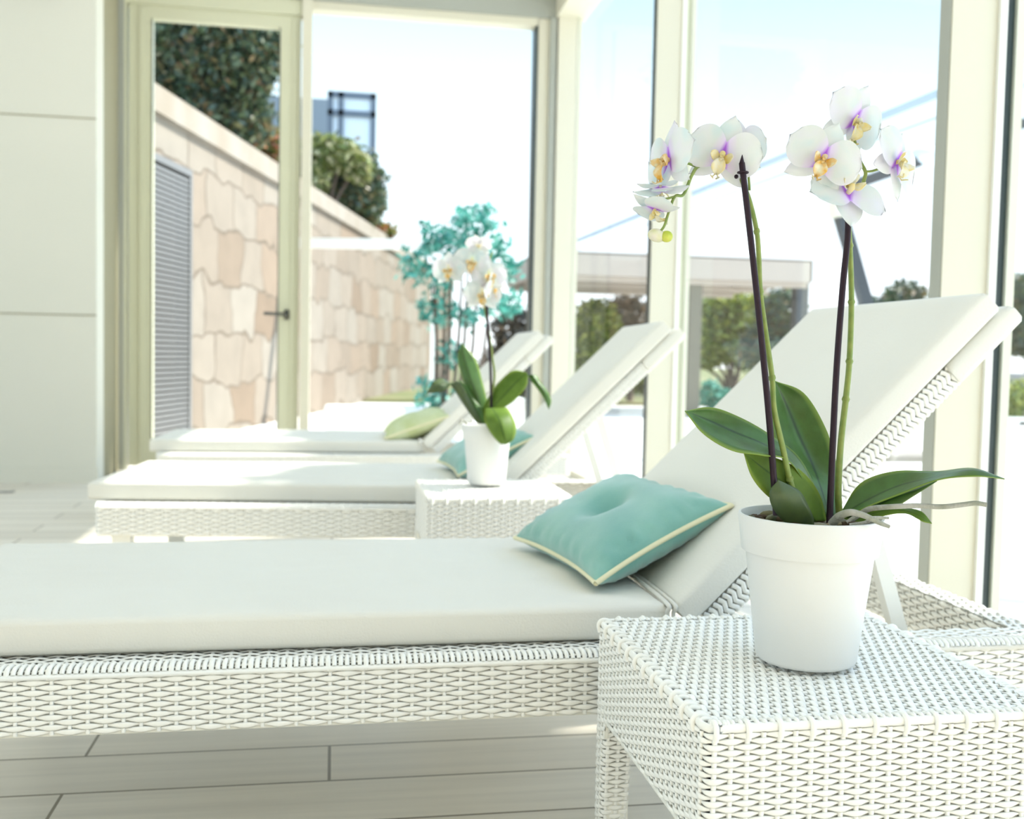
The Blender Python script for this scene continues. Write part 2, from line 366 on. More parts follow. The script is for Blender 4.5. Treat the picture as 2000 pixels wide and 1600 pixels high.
def weave(mb, surf, u0, u1, v0, v1, pu, pv, valid=None, hi=True, amp=.0021, closed=False, hw=None):
    hw = hw or pv*.47; ns = 4 if hi else 2; m = 6 if hi else 4
    th = 2*np.pi*np.arange(m)/m
    n_rows = max(1, int(round((v1-v0)/pv)))
    for k in range(n_rows):
        v = v0+(k+.5)*(v1-v0)/n_rows
        us = np.arange(u0, u1+1e-6, pu/ns)
        runs = [us]
        if valid is not None:
            ok = valid(us, v); runs = []; cur = []
            for uu, o in zip(us, ok):
                if o: cur.append(uu)
                elif cur: runs.append(np.array(cur)); cur = []
            if cur: runs.append(np.array(cur))
        for uu in runs:
            if len(uu) < 2: continue
            ph = np.cos(np.pi*uu/pu + np.pi*k)
            U = uu[:, None]+0*th[None]; w = hw*(.94+.40*ph)
            Vv = v + w[:, None]*np.cos(th)[None]; Nn = (amp*ph)[:, None] + .0012*np.sin(th)[None]
            cl = closed and len(uu) == len(us)
            if cl: U, Vv, Nn = U[:-1], Vv[:-1], Nn[:-1]
            mb.grid(surf(U, Vv, Nn), cu=cl, cv=True)
    j0 = math.ceil(u0/pu-1e-6); j1 = math.floor(u1/pu+1e-6)
    for j in range(j0, j1+(0 if closed else 1)):
        u = j*pu; vv = np.linspace(v0, v1, 9 if valid is not None else 2)
        if valid is not None:
            vv = np.array([q for q in np.linspace(v0, v1, 15) if valid(np.array([u]), q)[0]])
            if len(vv) < 2: continue
            vv = np.array([vv.min(), vv.max()])
        m2 = 6 if hi else 4; t2 = 2*np.pi*np.arange(m2)/m2; r = .0034
        U = u+0*vv[:, None]+r*np.cos(t2)[None]; Nn = r*.8*np.sin(t2)[None]-.0004+0*vv[:, None]
        mb.grid(surf(U, vv[:, None]+0*t2[None], Nn), cv=True)

def wall_surf(hx, hy, r, z0=0, cx=0, cy=0):
    def f(U, V, N):
        x, y, nx, ny, _ = rr(U, hx, hy, r)
        return np.stack([cx+x+nx*N, cy+y+ny*N, z0+V], -1)
    return f

def side_table(cx, cy, hx, hy, H, label, hi=True):
    root = empty('side_table', (cx, cy, 0), label=label, cat='table')
    R = .012; P = rr([0.], hx, hy, R)[4]; ns = 2*round(P/.0205/2); pu = P/ns
    Hs = H-.008; apron = .147; legw = .050
    # apron: woven band round four sides
    a = MB(); sf = wall_surf(hx, hy, R)
    corners = np.array([0, 2*(hx-R), 2*(hx-R)+2*(hy-R), 4*(hx-R)+2*(hy-R), 4*(hx-R)+4*(hy-R)]) + np.array([0, .5, 1.5, 2.5, 3.5])*math.pi*R/2
    corners = np.append(corners, [-math.pi*R/4])
    def ok(us, v):
        d = np.min(np.abs(np.mod(us[:, None], P)-corners[None]), axis=1)
        d = np.minimum(d, np.abs(np.mod(us, P)-P+math.pi*R/4))
        w = legw + max(0, (.028 - (Hs-apron-v if v < Hs-apron else 0)))*0
        if v >= Hs-apron: return np.ones(len(us), bool)
        t = (Hs-apron-v)/.028
        w = legw+.020*max(0, 1-t)**2
        return d < w
    weave(a, sf, 0, P, Hs-apron-.028, Hs-.004, pu, .0068, valid=ok, hi=hi, closed=True)
    a.build('apron', M['wicker'], root, smooth=True)
    core = MB(); e = .0045
    for x0, x1, y0, y1 in ((-hx+e, hx-e, -hy+e, -hy+e+.006), (-hx+e, hx-e, hy-e-.006, hy-e), (-hx+e, -hx+e+.006, -hy+e, hy-e), (hx-e-.006, hx-e, -hy+e, hy-e)):
        core.box(x0, y0, Hs-apron, x1, y1, Hs-.006)
    for (ax_, s_) in (('x', -1), ('x', 1), ('y', -1), ('y', 1)):
        Lh = (hx if ax_ == 'x' else hy)-legw; z_ = Hs-apron+.001; o_ = (hy if ax_ == 'x' else hx)-.002
        arc = [(-Lh-.002, z_-.030), (-Lh+.004, z_-.012), (-Lh+.020, z_-.001), (0, z_), (Lh-.020, z_-.001), (Lh-.004, z_-.012), (Lh+.002, z_-.030)]
        core.tube(catmull([((p, s_*o_, z) if ax_ == 'x' else (s_*o_, p, z)) for p, z in arc], 4), .0045, 6)
    co = core.build('apron_lining', M['wicker_core'], root)
    # top: strands run front to back over cross stakes
    t = MB()
    def top(U, V, N): return np.stack([V, U, Hs+.004+N], -1)
    nst = 2*round(2*(hy-.006)/.0205/2); pt = 2*(hy-.006)/nst
    weave(t, lambda U, V, N: top(U-hy+.006, V, N), 0, 2*(hy-.006), -hx+.008, hx-.008, pt, .0081, hi=hi, amp=.0022)
    t.box(-hx+.008, -hy+.008, Hs-.010, hx-.008, hy-.008, Hs-.0015)
    tt = t.build('table_top', M['wicker'], root, smooth=True)
    # edging cord and the strands that wrap over it
    c = MB(); uu = np.linspace(0, P, 160 if hi else 60); x, y, nx, ny, _ = rr(uu, hx-.002, hy-.002, R)
    th = 2*np.pi*np.arange(8)/8
    G = np.stack([x[:-1, None]+nx[:-1, None]*.0042*np.cos(th), y[:-1, None]+ny[:-1, None]*.0042*np.cos(th), Hs+.0008+.0058*np.sin(th)+0*x[:-1, None]], -1)
    c.grid(G, cu=True, cv=True)
    for j in range(0, ns, 2):
        u = np.array([j*pu]); x, y, nx, ny, _ = rr(u, hx, hy, R); x, y, nx, ny = x[0], y[0], nx[0], ny[0]
        pts = [(x-nx*.016, y-ny*.016, Hs+.0045), (x-nx*.008, y-ny*.008, Hs+.0072), (x-nx*.002, y-ny*.002, Hs+.0074), (x+nx*.003, y+ny*.003, Hs+.004), (x+nx*.0042, y+ny*.0042, Hs-.003), (x+nx*.002, y+ny*.002, Hs-.012)]
        c.tube(catmull(pts, 3 if hi else 1), .0036, 8 if hi else 5)
    if hi:
        for j in range(ns*2):          # small arches where the top strands turn under
            if j % 4 == 0: continue
            u = np.array([j*pu/2]); x, y, nx, ny, _ = rr(u, hx-.003, hy-.003, R); x, y, nx, ny = x[0], y[0], nx[0], ny[0]
            pts = [(x-nx*.014, y-ny*.014, Hs+.004), (x-nx*.006, y-ny*.006, Hs+.0062), (x-nx*.001, y-ny*.001, Hs+.0052), (x+nx*.0015, y+ny*.0015, Hs+.0005)]
            c.tube(catmull(pts, 2), .0034, 6)
    c.build('edge_braid', M['wicker'], root, smooth=True)
    # four woven legs
    for sx in (-1, 1):
        for sy in (-1, 1):
            L = MB(); hl = legw/2; lx, ly = sx*(hx-hl), sy*(hy-hl); zt = Hs-apron+.03
            Pl = rr([0.], hl, hl, .007)[4]; nl = 10
            sfl = wall_surf(hl, hl, .007, 0, lx, ly)
            def taper(U, V, N, f=sfl, lx=lx, ly=ly, sx=sx, sy=sy):
                Q = f(U, V, N); k = .80+.20*np.clip(V/zt, 0, 1); ax, ay = lx+sx*hl, ly+sy*hl
                Q[..., 0] = ax+(Q[..., 0]-ax)*k; Q[..., 1] = ay+(Q[..., 1]-ay)*k; return Q
            weave(L, taper, 0, Pl, .006, zt, Pl/nl, .0072, hi=hi, closed=True)
            b = MB(); b.box(lx-hl+.006, ly-hl+.006, .002, lx+hl-.006, ly+hl-.006, zt-.02)
            lo = L.build('leg', M['wicker'], root, smooth=True)
            b.box(lx-.016, ly-.016, 0, lx+.016, ly+.016, .004)
            b.build('leg_core', M['wicker_core'], lo)
    return root

side_table(.6735, 1.386, .2365, .248, .42, 'near white woven side table, largest in view, under the orchid with two flower spikes')
side_table(.481, 3.141, .211, .215, .44, 'farther white woven side table beside the second lounger, under the smaller orchid', hi=False)

# ------------------------------------------------------------------ rounded upholstered boxes
def rbox(mb, lx, ly, lz, r, Mx, nx=20, ny=8, wr=0, seed=0, crown=0, ws=1.0):
    """soft edged cushion block with corner at the origin; top carries gentle wrinkles"""
    def ax(L, n):
        e = [0, .15, .45, 1.0]; a = [r*(1-math.cos(q*math.pi/2)) for q in e]
        return a + [r+(L-2*r)*i/n for i in range(1, n)] + [L-q for q in a[::-1]]
    X, Y = ax(lx, nx), ax(ly, ny); T = []; B = []
    for x in X:
        rt = []; rb = []
        for y in Y:
            dx, dy = min(x, lx-x), min(y, ly-y)
            d = min(dx, dy); drop = r-math.sqrt(max(0, r*r-(r-d)**2)) if d < r else 0
            w = 0
            if wr:
                p = Vector((x*2.6*ws+seed*3.1, y*4.2*ws, seed))
                w = wr*(noise.noise(p)+.6*abs(noise.noise(p*2.7+Vector((4, 2, 1))))+.25*noise.noise(p*6))*min(1, d/.05)
            cz = crown*math.sqrt(max(0, 1-(2*x/lx-1)**8))*math.sqrt(max(0, 1-(2*y/ly-1)**4))
            rt.append(tuple(Mx @ Vector((x, y, lz-drop+w+cz)))); rb.append(tuple(Mx @ Vector((x, y, drop))))
        T.append(rt); B.append(rb)
    n, m = len(X), len(Y)
    b0 = mb.n; mb.grid(T); b1 = mb.n; mb.grid([row[::-1] for row in B])
    def ti(i, j): return b0+i*m+j
    def bi(i, j): return b1+i*m+(m-1-j)
    for i in range(n-1):
        mb.f.append((ti(i, 0), bi(i, 0), bi(i+1, 0), ti(i+1, 0))); mb.f.append((ti(i, m-1), ti(i+1, m-1), bi(i+1, m-1), bi(i, m-1)))
    for j in range(m-1):
        mb.f.append((ti(0, j), ti(0, j+1), bi(0, j+1), bi(0, j))); mb.f.append((ti(n-1, j), bi(n-1, j), bi(n-1, j+1), ti(n-1, j+1)))

LB, WB, ZT, ZB = 2.04, .83, .345, .240     # lounger base: length, width, top and underside of the rails
XH, YM, WM = 1.28, .072, .70
ANG = math.radians(44.8); LBK = .826
def make_lounger(loc, rz, label):
    root = empty('sun_lounger', loc, rz, label=label, cat='lounger', group='woven sun loungers in a row')
    # woven base rails
    b = MB(); hx, hy, r = LB/2, WB/2, .014; P = rr([0.], hx, hy, r)[4]; ns = 2*round(P/.0267/2)
    weave(b, wall_surf(hx, hy, r, 0, hx, hy), 0, P, ZB+.004, ZT-.006, P/ns, .0082, hi=True, closed=True, amp=.0024)
    ix, iy = hx-.062, hy-.062; P2 = rr([0.], ix, iy, .01)[4]; n2 = 2*round(P2/.0267/2)
    weave(b, wall_surf(ix, iy, .01, 0, hx, hy), 0, P2, ZB+.004, ZT-.006, P2/n2, .0098, hi=False, closed=True, amp=-.0026)
    b.build('base_frame', M['wicker'], root, smooth=True)
    k = MB()
    for x0, y0, x1, y1 in ((.0045, .0045, LB-.0045, .055), (.0045, WB-.055, LB-.0045, WB-.0045), (.0045, .055, .055, WB-.055), (LB-.055, .055, LB-.0045, WB-.055)):
        k.box(x0, y0, ZB, x1, y1, ZT-.006)
    k.box(.05, .05, ZT-.05, XH+.02, WB-.05, ZT-.01)
    k.build('base_core', M['wicker_core'], root)
    # top ledge weave on the rails
    t = MB()
    for (y0, y1) in ((.004, .102), (WB-.102, WB-.004)):
        weave(t, lambda U, V, N: np.stack([U, V, ZT-.003+N], -1), .01, LB-.01, y0, y1, .0305, .0098, hi=True)
        nn = int(LB/.0102)
        for i in range(nn):
            if y0 < .1:
                x = (i+.5)*LB/nn; big = (i % 6 == 0)
                t.tube([(x, .030, ZT+.001), (x, .010, ZT+.0025), (x, .001, ZT-.001), (x, -.001, ZT-(.012 if big else .005))], .0046 if big else .0040, 6)
    weave(t, lambda U, V, N: np.stack([V, U, ZT-.003+N], -1), .01, WB-.01, LB-.062, LB-.004, .0305, .0098, hi=False)
    weave(t, lambda U, V, N: np.stack([V, U, ZT-.003+N], -1), .01, WB-.01, .004, .062, .0305, .0098, hi=False)
    t.tube([(.012, -.001, ZT-.009), (LB-.012, -.001, ZT-.009)], .0046, 8)
    t.build('rail_ledge', M['wicker'], root, smooth=True)
    for x in (.075, LB-.14):
        for y in (.05, WB-.05):
            q = MB(); q.box(x-.03, y-.022, 0, x+.03, y+.022, ZB+.004)
            q.build('leg', M['white_metal'], root)
    # mattress seat part
    sm = MB(); rbox(sm, XH+.045, WM, .062, .012, Matrix.Translation((-.045, YM, ZT+.002)), 70, 30, wr=.009, seed=1.3)
    so = sm.build('seat_mattress', M['fabric'], root, smooth=True)
    w = MB()
    for dx, dz in ((-.004, .004), (.008, .003)):
        w.tube(catmull([(XH+dx, YM+.004, ZT+.012), (XH+dx-.002, YM-.002, ZT+.05), (XH+dx, YM+.02, ZT+.063+dz), (XH+dx, YM+WM/2, ZT+.065+dz), (XH+dx, YM+WM-.02, ZT+.063+dz)], 5), .0042, 8)
    w.build('hinge_welt', M['fabric'], so, smooth=True)
    # back rest: frame, wicker panel, cushion, hood; local frame runs up the slope
    Bm = Matrix.Translation((XH+.006, 0, ZT+.062)) @ Matrix.Rotation(-ANG, 4, 'Y')
    c = MB(); rbox(c, LBK, WM, .055, .014, Bm @ Matrix.Translation((0, YM, -.055)), 40, 20, wr=.002, seed=5.1)
    rbox(c, .175, WM-.004, .052, .018, Bm @ Matrix.Translation((LBK-.150, YM+.002, -.105)), 6, 12)
    c.build('back_mattress', M['fabric'], root, smooth=True)
    f = MB(); f.box(.03, YM+.03, -.098, LBK-.05, YM+WM-.03, -.060, Bm)
    fo = f.build('backrest_frame', M['wicker_core'], root)
    wv = MB(); Lw = LBK-.152
    def sside(yy, sgn):
        def g(U, V, N):
            X = V; Z = -.099+U; Yy = yy+sgn*N+0*U
            B = np.array(Bm); Q = np.stack([X, Yy, Z, np.ones_like(X)], -1)
            return (Q @ B.T)[..., :3]
        return g
    for yy, sg in ((YM+.018, -1), (YM+WM-.018, 1)):
        for i in range(int(Lw/.0122)):
            x = .02+i*.0122; o = (i % 2)*.0016
            pts = [Bm @ Vector((x, yy, -.061)), Bm @ Vector((x+.004, yy+sg*(.006+o), -.070)), Bm @ Vector((x-.003, yy+sg*(.006-o), -.082)), Bm @ Vector((x+.004, yy+sg*(.004+o), -.094)), Bm @ Vector((x, yy-sg*.004, -.101))]
            wv.tube(catmull(pts, 2), .0052, 6)
    def under(U, V, N):
        B = np.array(Bm); Q = np.stack([U, V, -.101-N, np.ones_like(U)], -1); return (Q @ B.T)[..., :3]
    weave(wv, under, .02, Lw+.02, YM+.02, YM+WM-.02, .0305, .0098, hi=False)
    wv.build('backrest_weave', M['wicker'], fo, smooth=True)
    s = MB()
    p0 = Bm @ Vector((.45, YM+.10, -.10)); p0b = Bm @ Vector((.45, YM+WM-.06, -.10))
    for p in (p0, p0b):
        fx = Vector((1.80, p.y, ZT-.07))
        s.tube([p, fx], .020, 4)
    s.tube([(1.80, .03, ZT-.07), (1.80, WB-.03, ZT-.07)], .010, 8)
    s.build('support_strut', M['white_metal'], root)
    return root
L1 = make_lounger((-.682, 1.678, 0), 0, 'nearest and largest white woven sun lounger, behind the near side table')
L2 = copy_tree(L1); L2.location = (-.762, 3.520, -.006); L2.rotation_euler.z = math.radians(-5.4)
L2['label'] = 'middle white woven sun lounger with the sunlit raised backrest, behind the smaller orchid'
L3 = copy_tree(L1); L3.location = (-.842, 5.19, -.004); L3.rotation_euler.z = math.radians(-1.5)
L3['label'] = 'farthest white woven sun lounger, nearest the glass door, under the pale lime cushion'

# ------------------------------------------------------------------ throw cushions
def make_cushion(name, fab, Mx, a, b, hgt, label, group, seed=0, tuft=True):
    n = 40; V = {}; T = np.zeros((n+1, n+1, 3)); B = np.zeros((n+1, n+1, 3))
    for i in range(n+1):
        for j in range(n+1):
            u = math.sin((i/n*2-1)*math.pi/2); v = math.sin((j/n*2-1)*math.pi/2)
            x = a*u*(1-.10*(1-v*v)); y = b*v*(1-.09*(1-u*u))
            e = max(0, (1-abs(u)**2.6))*max(0, (1-abs(v)**2.6)); h = hgt*e**.46
            edge = math.exp(-((1-max(abs(u), abs(v)))/.16)**2)
            wrn = .006*edge*math.sin(26*(u if abs(v) > abs(u) else v)+3*noise.noise(Vector((u*3, v*3, seed))))*(e > 0)
            wrn += .006*noise.noise(Vector((u*2.3, v*2.3, seed+4)))*min(1, e*2)
            r2 = (x*x+(y*1.0)**2); dip = (hgt*.70*math.exp(-r2/(.036**2))+.014*math.exp(-r2/(.10**2))) if tuft else 0
            T[i, j] = (x, y, h+wrn*min(1, e*6)-dip); B[i, j] = (x, y, -h*1.12-wrn*.5*min(1, e*6))
    R = np.array(Mx)
    def tf(G): return (np.concatenate([G, np.ones(G.shape[:2]+(1,))], -1) @ R.T)[..., :3]
    o = Vector(Mx.translation); root_loc = o.copy()
    mb = MB(); mb.grid(tf(T)); mb.grid(tf(B)[:, ::-1])
    body = mb.build(name, fab, None, smooth=True, rel=o, label=label, cat='cushion', group=group); body.location = o
    edge = [tf(T)[i, 0] for i in range(n)] + [tf(T)[n, j] for j in range(n)] + [tf(T)[n-i, n] for i in range(n)] + [tf(T)[0, n-j] for j in range(n+1)]
    w = MB(); w.tube([tuple(p) for p in edge], .0052, 8)
    w.build('piping', M['welt'], body, smooth=True, rel=o)
    if tuft:
        q = MB(); q.blob(tuple(Mx @ Vector((0, 0, T[n//2, n//2, 2]+.001))), .011, .011, .005, nu=10)
        q.build('tuft_button', fab, body, smooth=True, rel=o)
    return body
def plane_matrix(c, ex, ey):
    ex = Vector(ex).normalized(); ey = Vector(ey); ey = (ey-ex*ey.dot(ex)).normalized(); ez = ex.cross(ey)
    return Matrix(((ex.x, ey.x, ez.x, c[0]), (ex.y, ey.y, ez.y, c[1]), (ex.z, ey.z, ez.z, c[2]), (0, 0, 0, 1)))
pA = Vector((.476, 1.835, .428)); pB = Vector((.420, 2.31, .436)); pC = Vector((.752, 1.875, .566))
cM = plane_matrix((pB+pC)/2, pC-pA, pB-pA)
make_cushion('throw_cushion', M['teal'], cM, (pC-pA).length/2, (pB-pA).length/2, .062, 'sea-green tufted cushion with cream piping on the nearest lounger', 'throw cushions on the loungers')
cM2 = (Matrix.Translation(L2.location) @ Matrix.Rotation(L2.rotation_euler.z, 4, 'Z')) @ Matrix.Translation(-L1.location) @ cM
make_cushion('throw_cushion', M['teal'], Matrix.Translation((.02, 0, 0)) @ cM2, (pC-pA).length/2, (pB-pA).length/2, .062, 'sea-green cushion half hidden behind the smaller orchid pot', 'throw cushions on the loungers', 2)
cM = plane_matrix(at(812, 828, 5.45), (1, -.05, .36), (.05, 1, .02))
make_cushion('throw_cushion', M['lime'], cM, .175, .21, .062, 'pale lime-green cushion on the farthest lounger', 'throw cushions on the loungers', 5, tuft=False)

# ------------------------------------------------------------------ orchids
def loft_leaf(root, org, L, Mi, R, m, name='leaf', th=.0014, n=7, bow=.0):
    l, c, r = (catmull([at(*p) for p in Q], n) for Q in (L, Mi, R)); G = []
    for a, b, d in zip(l, c, r):
        row = []
        for k in range(9):
            s = k/4-1
            p = (a*(s*(s-1)/2)+b*(1-s*s)+d*(s*(s+1)/2))*.45 + (b*(1-abs(s))+(a if s < 0 else d)*abs(s))*.55
            row.append(tuple(p))
        G.append(row)
    mb = MB(); mb.grid(G, a=[[abs(k/4-1)+.001 for k in range(9)] for _ in G])
    o = mb.build(name, m, root, smooth=True, rel=org)
    so = o.modifiers.new('thickness', 'SOLIDIFY'); so.thickness = th; so.offset = 0
    return o

def flower(root, org, pos, size, face, roll, pm, lm, openness=1.0):
    """moth orchid bloom: column, three sepals, two broad petals, three-lobed lip; face is where it looks, roll in degrees"""
    z = Vector(face).normalized(); up = Vector((0, 0, 1)); x = up.cross(z).normalized(); y = z.cross(x)
    Rm = Matrix(((x.x, y.x, z.x), (x.y, y.y, z.y), (x.z, y.z, z.z))) @ Matrix.Rotation(math.radians(roll), 3, 'Z')
    pos = Vector(pos)
    def W(p): return tuple(pos + Rm @ (Vector(p)*size))
    col = MB(); col.tube([W((0, 0, -.12)), W((0, .02, .06)), W((0, .03, .20)), W((0, -.04, .27))], [size*.05, size*.06, size*.075, size*.05], 8)
    fo = col.build('flower', lm, root, smooth=True, rel=org)
    def blade(nm, ang, Ln, Wd, prof, back, cup, curl, wave=0, sd=0):
        a = math.radians(ang); dx, dy = math.cos(a), math.sin(a); G = []; T = []
        for i in range(15):
            t = i/14; w = prof(t)*Wd/2; row = []
            zz = back + cup*math.sin(t*math.pi*.5)*openness - curl*t*t
            for j in range(11):
                s = j/5-1
                px = dx*Ln*t*(1-.05*s*s) - dy*w*s; py = dy*Ln*t*(1-.05*s*s) + dx*w*s
                pz = zz + .10*w*(s*s)*2*cup/.12*.5 + wave*math.sin(s*4+t*7+sd)*t + .05*(1-abs(s))*math.sin(t*math.pi)*Wd*.6
                row.append(W((px, py, pz))); T.append(t)
            G.append(row)
        mb = MB(); mb.grid(G, a=np.array(T)+.001)
        mb.build(nm, pm, fo, smooth=True, rel=org)
    psep = lambda t: max(.10 if t < .9 else 0, math.sin(math.pi*min(1, t**.75)*1.0)**.62) if 0 < t < 1 else (.12 if t == 0 else 0)
    ppet = lambda t: (.16+.84*math.sin(math.pi*min(1, (t**1.15)*.97+.03))**.55 if t < 1 else 0) if t > 0 else .14
    blade('sepal', 90, 1.02, .70, psep, -.05, .02, .10, .012, 1)
    blade('sepal', 222, .95, .54, psep, -.06, .03, .06, .012, 2)
    blade('sepal', 318, .95, .54, psep, -.06, .03, .06, .012, 3)
    blade('petal', 14, 1.0, 1.10, ppet, .015, .10, .16, .018, 4)
    blade('petal', 166, 1.0, 1.10, ppet, .015, .10, .16, .018, 5)
    lp = MB()
    G = []                                   # middle lobe of the lip, pointed and dished
    for i in range(9):
        t = i/8; w = .17*(math.sin(math.pi*min(1, t*.86+.10))**.8); G.append([W((w*(j/3-1), -.10-.40*t, .16+.10*math.sin(t*3)+.10*abs(j/3-1))) for j in range(7)])
    lp.grid(G)
    for sg in (-1, 1):                       # side lobes curl up round the column
        G = []
        for i in range(8):
            t = i/7; w = .13*math.sin(math.pi*(t*.8+.12)); G.append([W((sg*(.05+.27*t-.05*t*t), -.08+.06*t+w*(j/2-1), .12+.24*t*t+.03*(j/2-1)**2)) for j in range(5)])
        lp.grid(G)
    for sg in (-1, 1):                       # two thin tendrils at the lip's tip
        lp.tube([W((sg*.02, -.48, .22)), W((sg*.07, -.56, .28)), W((sg*.04, -.60, .38)), W((sg*.12, -.54, .42))], size*.008, 4)
    lp.blob(W((0, -.10, .17)), size*.075, size*.06, size*.06, nu=8)
    lo = lp.build('lip', lm, fo, smooth=True, rel=org)
    s1 = lo.modifiers.new('thickness', 'SOLIDIFY'); s1.thickness = .0008
    return fo

def pot(root, org, r0, r1, H, c):
    mb = MB()
    k = .75
    rc = r0+(r1-r0)*k
    mb.lathe([(.001, .0), (r0-.006, .0), (r0-.002, .002), (r0, .006), (rc-.0046, H*k-.003), (rc-.0040, H*k), (rc+.0010, H*k+.0005), (rc+.0016, H*k+.002), (r1, H-.002), (r1-.001, H), (r1-.004, H+.0004), (r1-.0055, H-.002),
              (r1-.010, H*.88), (r1-.014, H*.80), (.001, H*.79)], 96, c)
    o = mb.build('pot', M['pot'], root, smooth=True, rel=org); o.data.set_sharp_from_angle(angle=math.radians(38)); return o

def bark(root, org, c, r, n, seed):
    rn = random.Random(seed); mb = MB()
    for i in range(n):
        q = math.sqrt(rn.random())*r; a = rn.random()*6.283; s = r*rn.uniform(.07, .16)
        Mx = Matrix.Rotation(rn.random()*6, 3, 'Z') @ Matrix.Rotation(rn.uniform(-.8, .8), 3, 'X')
        mb.blob((c[0]+q*math.cos(a), c[1]+q*math.sin(a), c[2]+rn.uniform(-.006, .006)), s*1.3, s*.7, s*.5, Mx, 7, 5, .12)
    return mb.build('potting_bark', M['bark'], root, smooth=True, rel=org, kind='stuff')

# --- the big orchid in front
O1 = Vector((.670, 1.363, .4205+.004)); r1 = empty('potted_orchid', O1, label='large white orchid with violet-centred blooms on two staked spikes, in a white pot', cat='plant')
pot(r1, O1, .070, .1005, .208, O1)
bark(r1, O1, O1+Vector((0, 0, .192)), .084, 120, 3)
Y = 1.363
# leaves: left edge, midrib, right edge in photo coordinates with depth
loft_leaf(r1, O1, [(1338, 803, 1.34), (1375, 848, 1.33), (1430, 880, 1.32), (1490, 890, 1.32), (1545, 905, 1.34), (1600, 1000, 1.37)],
          [(1338, 803, 1.34), (1385, 822, 1.365), (1435, 845, 1.368), (1490, 868, 1.366), (1550, 905, 1.35), (1602, 1002, 1.37)],
          [(1338, 803, 1.34), (1390, 796, 1.36), (1445, 815, 1.375), (1505, 850, 1.38), (1565, 900, 1.38), (1612, 1000, 1.38)], M['leaf'])
loft_leaf(r1, O1, [(1513, 744, 1.45), (1505, 800, 1.43), (1512, 860, 1.42), (1550, 905, 1.41), (1590, 955, 1.40), (1612, 1010, 1.385)],
          [(1513, 744, 1.45), (1535, 790, 1.462), (1560, 850, 1.455), (1585, 905, 1.443), (1603, 955, 1.405), (1620, 1010, 1.385)],
          [(1513, 744, 1.45), (1570, 768, 1.45), (1612, 835, 1.44), (1634, 905, 1.43), (1640, 960, 1.41), (1632, 1010, 1.385)], M['leaf'])
loft_leaf(r1, O1, [(1962, 936, 1.26), (1900, 915, 1.29), (1830, 921, 1.33), (1745, 921, 1.37), (1680, 945, 1.39), (1640, 1005, 1.385)],
          [(1962, 936, 1.26), (1900, 919, 1.27), (1830, 932, 1.31), (1755, 950, 1.35), (1690, 980, 1.37), (1640, 1010, 1.38)],
          [(1962, 936, 1.26), (1905, 931, 1.26), (1835, 937, 1.29), (1760, 965, 1.33), (1695, 990, 1.35), (1642, 1016, 1.37)], M['leaf'])
loft_leaf(r1, O1, [(1453, 885, 1.33), (1468, 930, 1.33), (1495, 965, 1.335), (1530, 990, 1.34), (1570, 1015, 1.35)],
          [(1453, 885, 1.33), (1490, 915, 1.345), (1530, 945, 1.345), (1568, 980, 1.35), (1592, 1018, 1.355)],
          [(1453, 885, 1.33), (1510, 893, 1.345), (1565, 920, 1.35), (1600, 965, 1.36), (1614, 1018, 1.37)], M['leaf_light'])
loft_leaf(r1, O1, [(1520, 938, 1.318), (1503, 960, 1.318), (1508, 990, 1.322), (1530, 1018, 1.33), (1555, 1030, 1.335)],
          [(1520, 938, 1.318), (1530, 965, 1.312), (1545, 990, 1.316), (1560, 1010, 1.325), (1572, 1030, 1.335)],
          [(1520, 938, 1.318), (1560, 958, 1.318), (1577, 985, 1.322), (1588, 1010, 1.33), (1590, 1030, 1.335)], M['leaf_dark'])
loft_leaf(r1, O1, [(1820, 1023, 1.30), (1800, 1000, 1.31), (1768, 992, 1.33), (1725, 985, 1.35), (1670, 1008, 1.365), (1645, 1014, 1.37)],
          [(1820, 1023, 1.30), (1796, 1008, 1.305), (1766, 998, 1.32), (1725, 998, 1.345), (1675, 1014, 1.36), (1645, 1018, 1.37)],
          [(1820, 1023, 1.30), (1800, 1018, 1.30), (1770, 1003, 1.32), (1725, 1008, 1.34), (1680, 1020, 1.355), (1645, 1020, 1.37)], M['leaf_light'])
loft_leaf(r1, O1, [(1830, 940, 1.34), (1790, 950, 1.36), (1740, 962, 1.37), (1690, 990, 1.375), (1650, 1012, 1.375)],
          [(1830, 940, 1.34), (1785, 960, 1.35), (1735, 978, 1.36), (1690, 1000, 1.365), (1652, 1015, 1.37)],
          [(1830, 940, 1.34), (1780, 972, 1.35), (1735, 1000, 1.355), (1690, 1012, 1.36), (1655, 1018, 1.37)], M['leaf'])
def stem(root, org, pts, rad, name='flower_stem', m='stem', n=6, nodes=()):
    P = catmull([at(*p) for p in pts], n); k = len(P)
    if not hasattr(rad, '__len__'): rad = (rad, rad)
    rr_ = [rad[0]+(rad[1]-rad[0])*i/(k-1) for i in range(k)]
    mb = MB(); mb.tube(P, rr_, 10)
    for i in nodes:
        q = at(*pts[i]); rad_ = rr_[min(i*n, k-1)]
        mb.tube([q-Vector((0, 0, .004)), q, q+Vector((0, 0, .004))], [rad_*1.0, rad_*1.35, rad_*1.0], 10)
    return mb.build(name, M[m], root, smooth=True, rel=org)
stem(r1, O1, [(1592, 1015, 1.37), (1560, 985, 1.35), (1542, 935, 1.34), (1530, 880, 1.335), (1512, 800, 1.33), (1508, 738, 1.33), (1494, 640, 1.33), (1485, 570, 1.33), (1482, 500, 1.33), (1478, 452, 1.33), (1465, 395, 1.34), (1452, 360, 1.34), (1444, 345, 1.345), (1436, 325, 1.36), (1410, 320, 1.37), (1375, 325, 1.365), (1362, 326, 1.36), (1350, 345, 1.35), (1335, 380, 1.345), (1318, 384, 1.34), (1306, 415, 1.335), (1298, 440, 1.33), (1290, 452, 1.33)], (.0046, .0016), nodes=(5, 7, 9, 2))
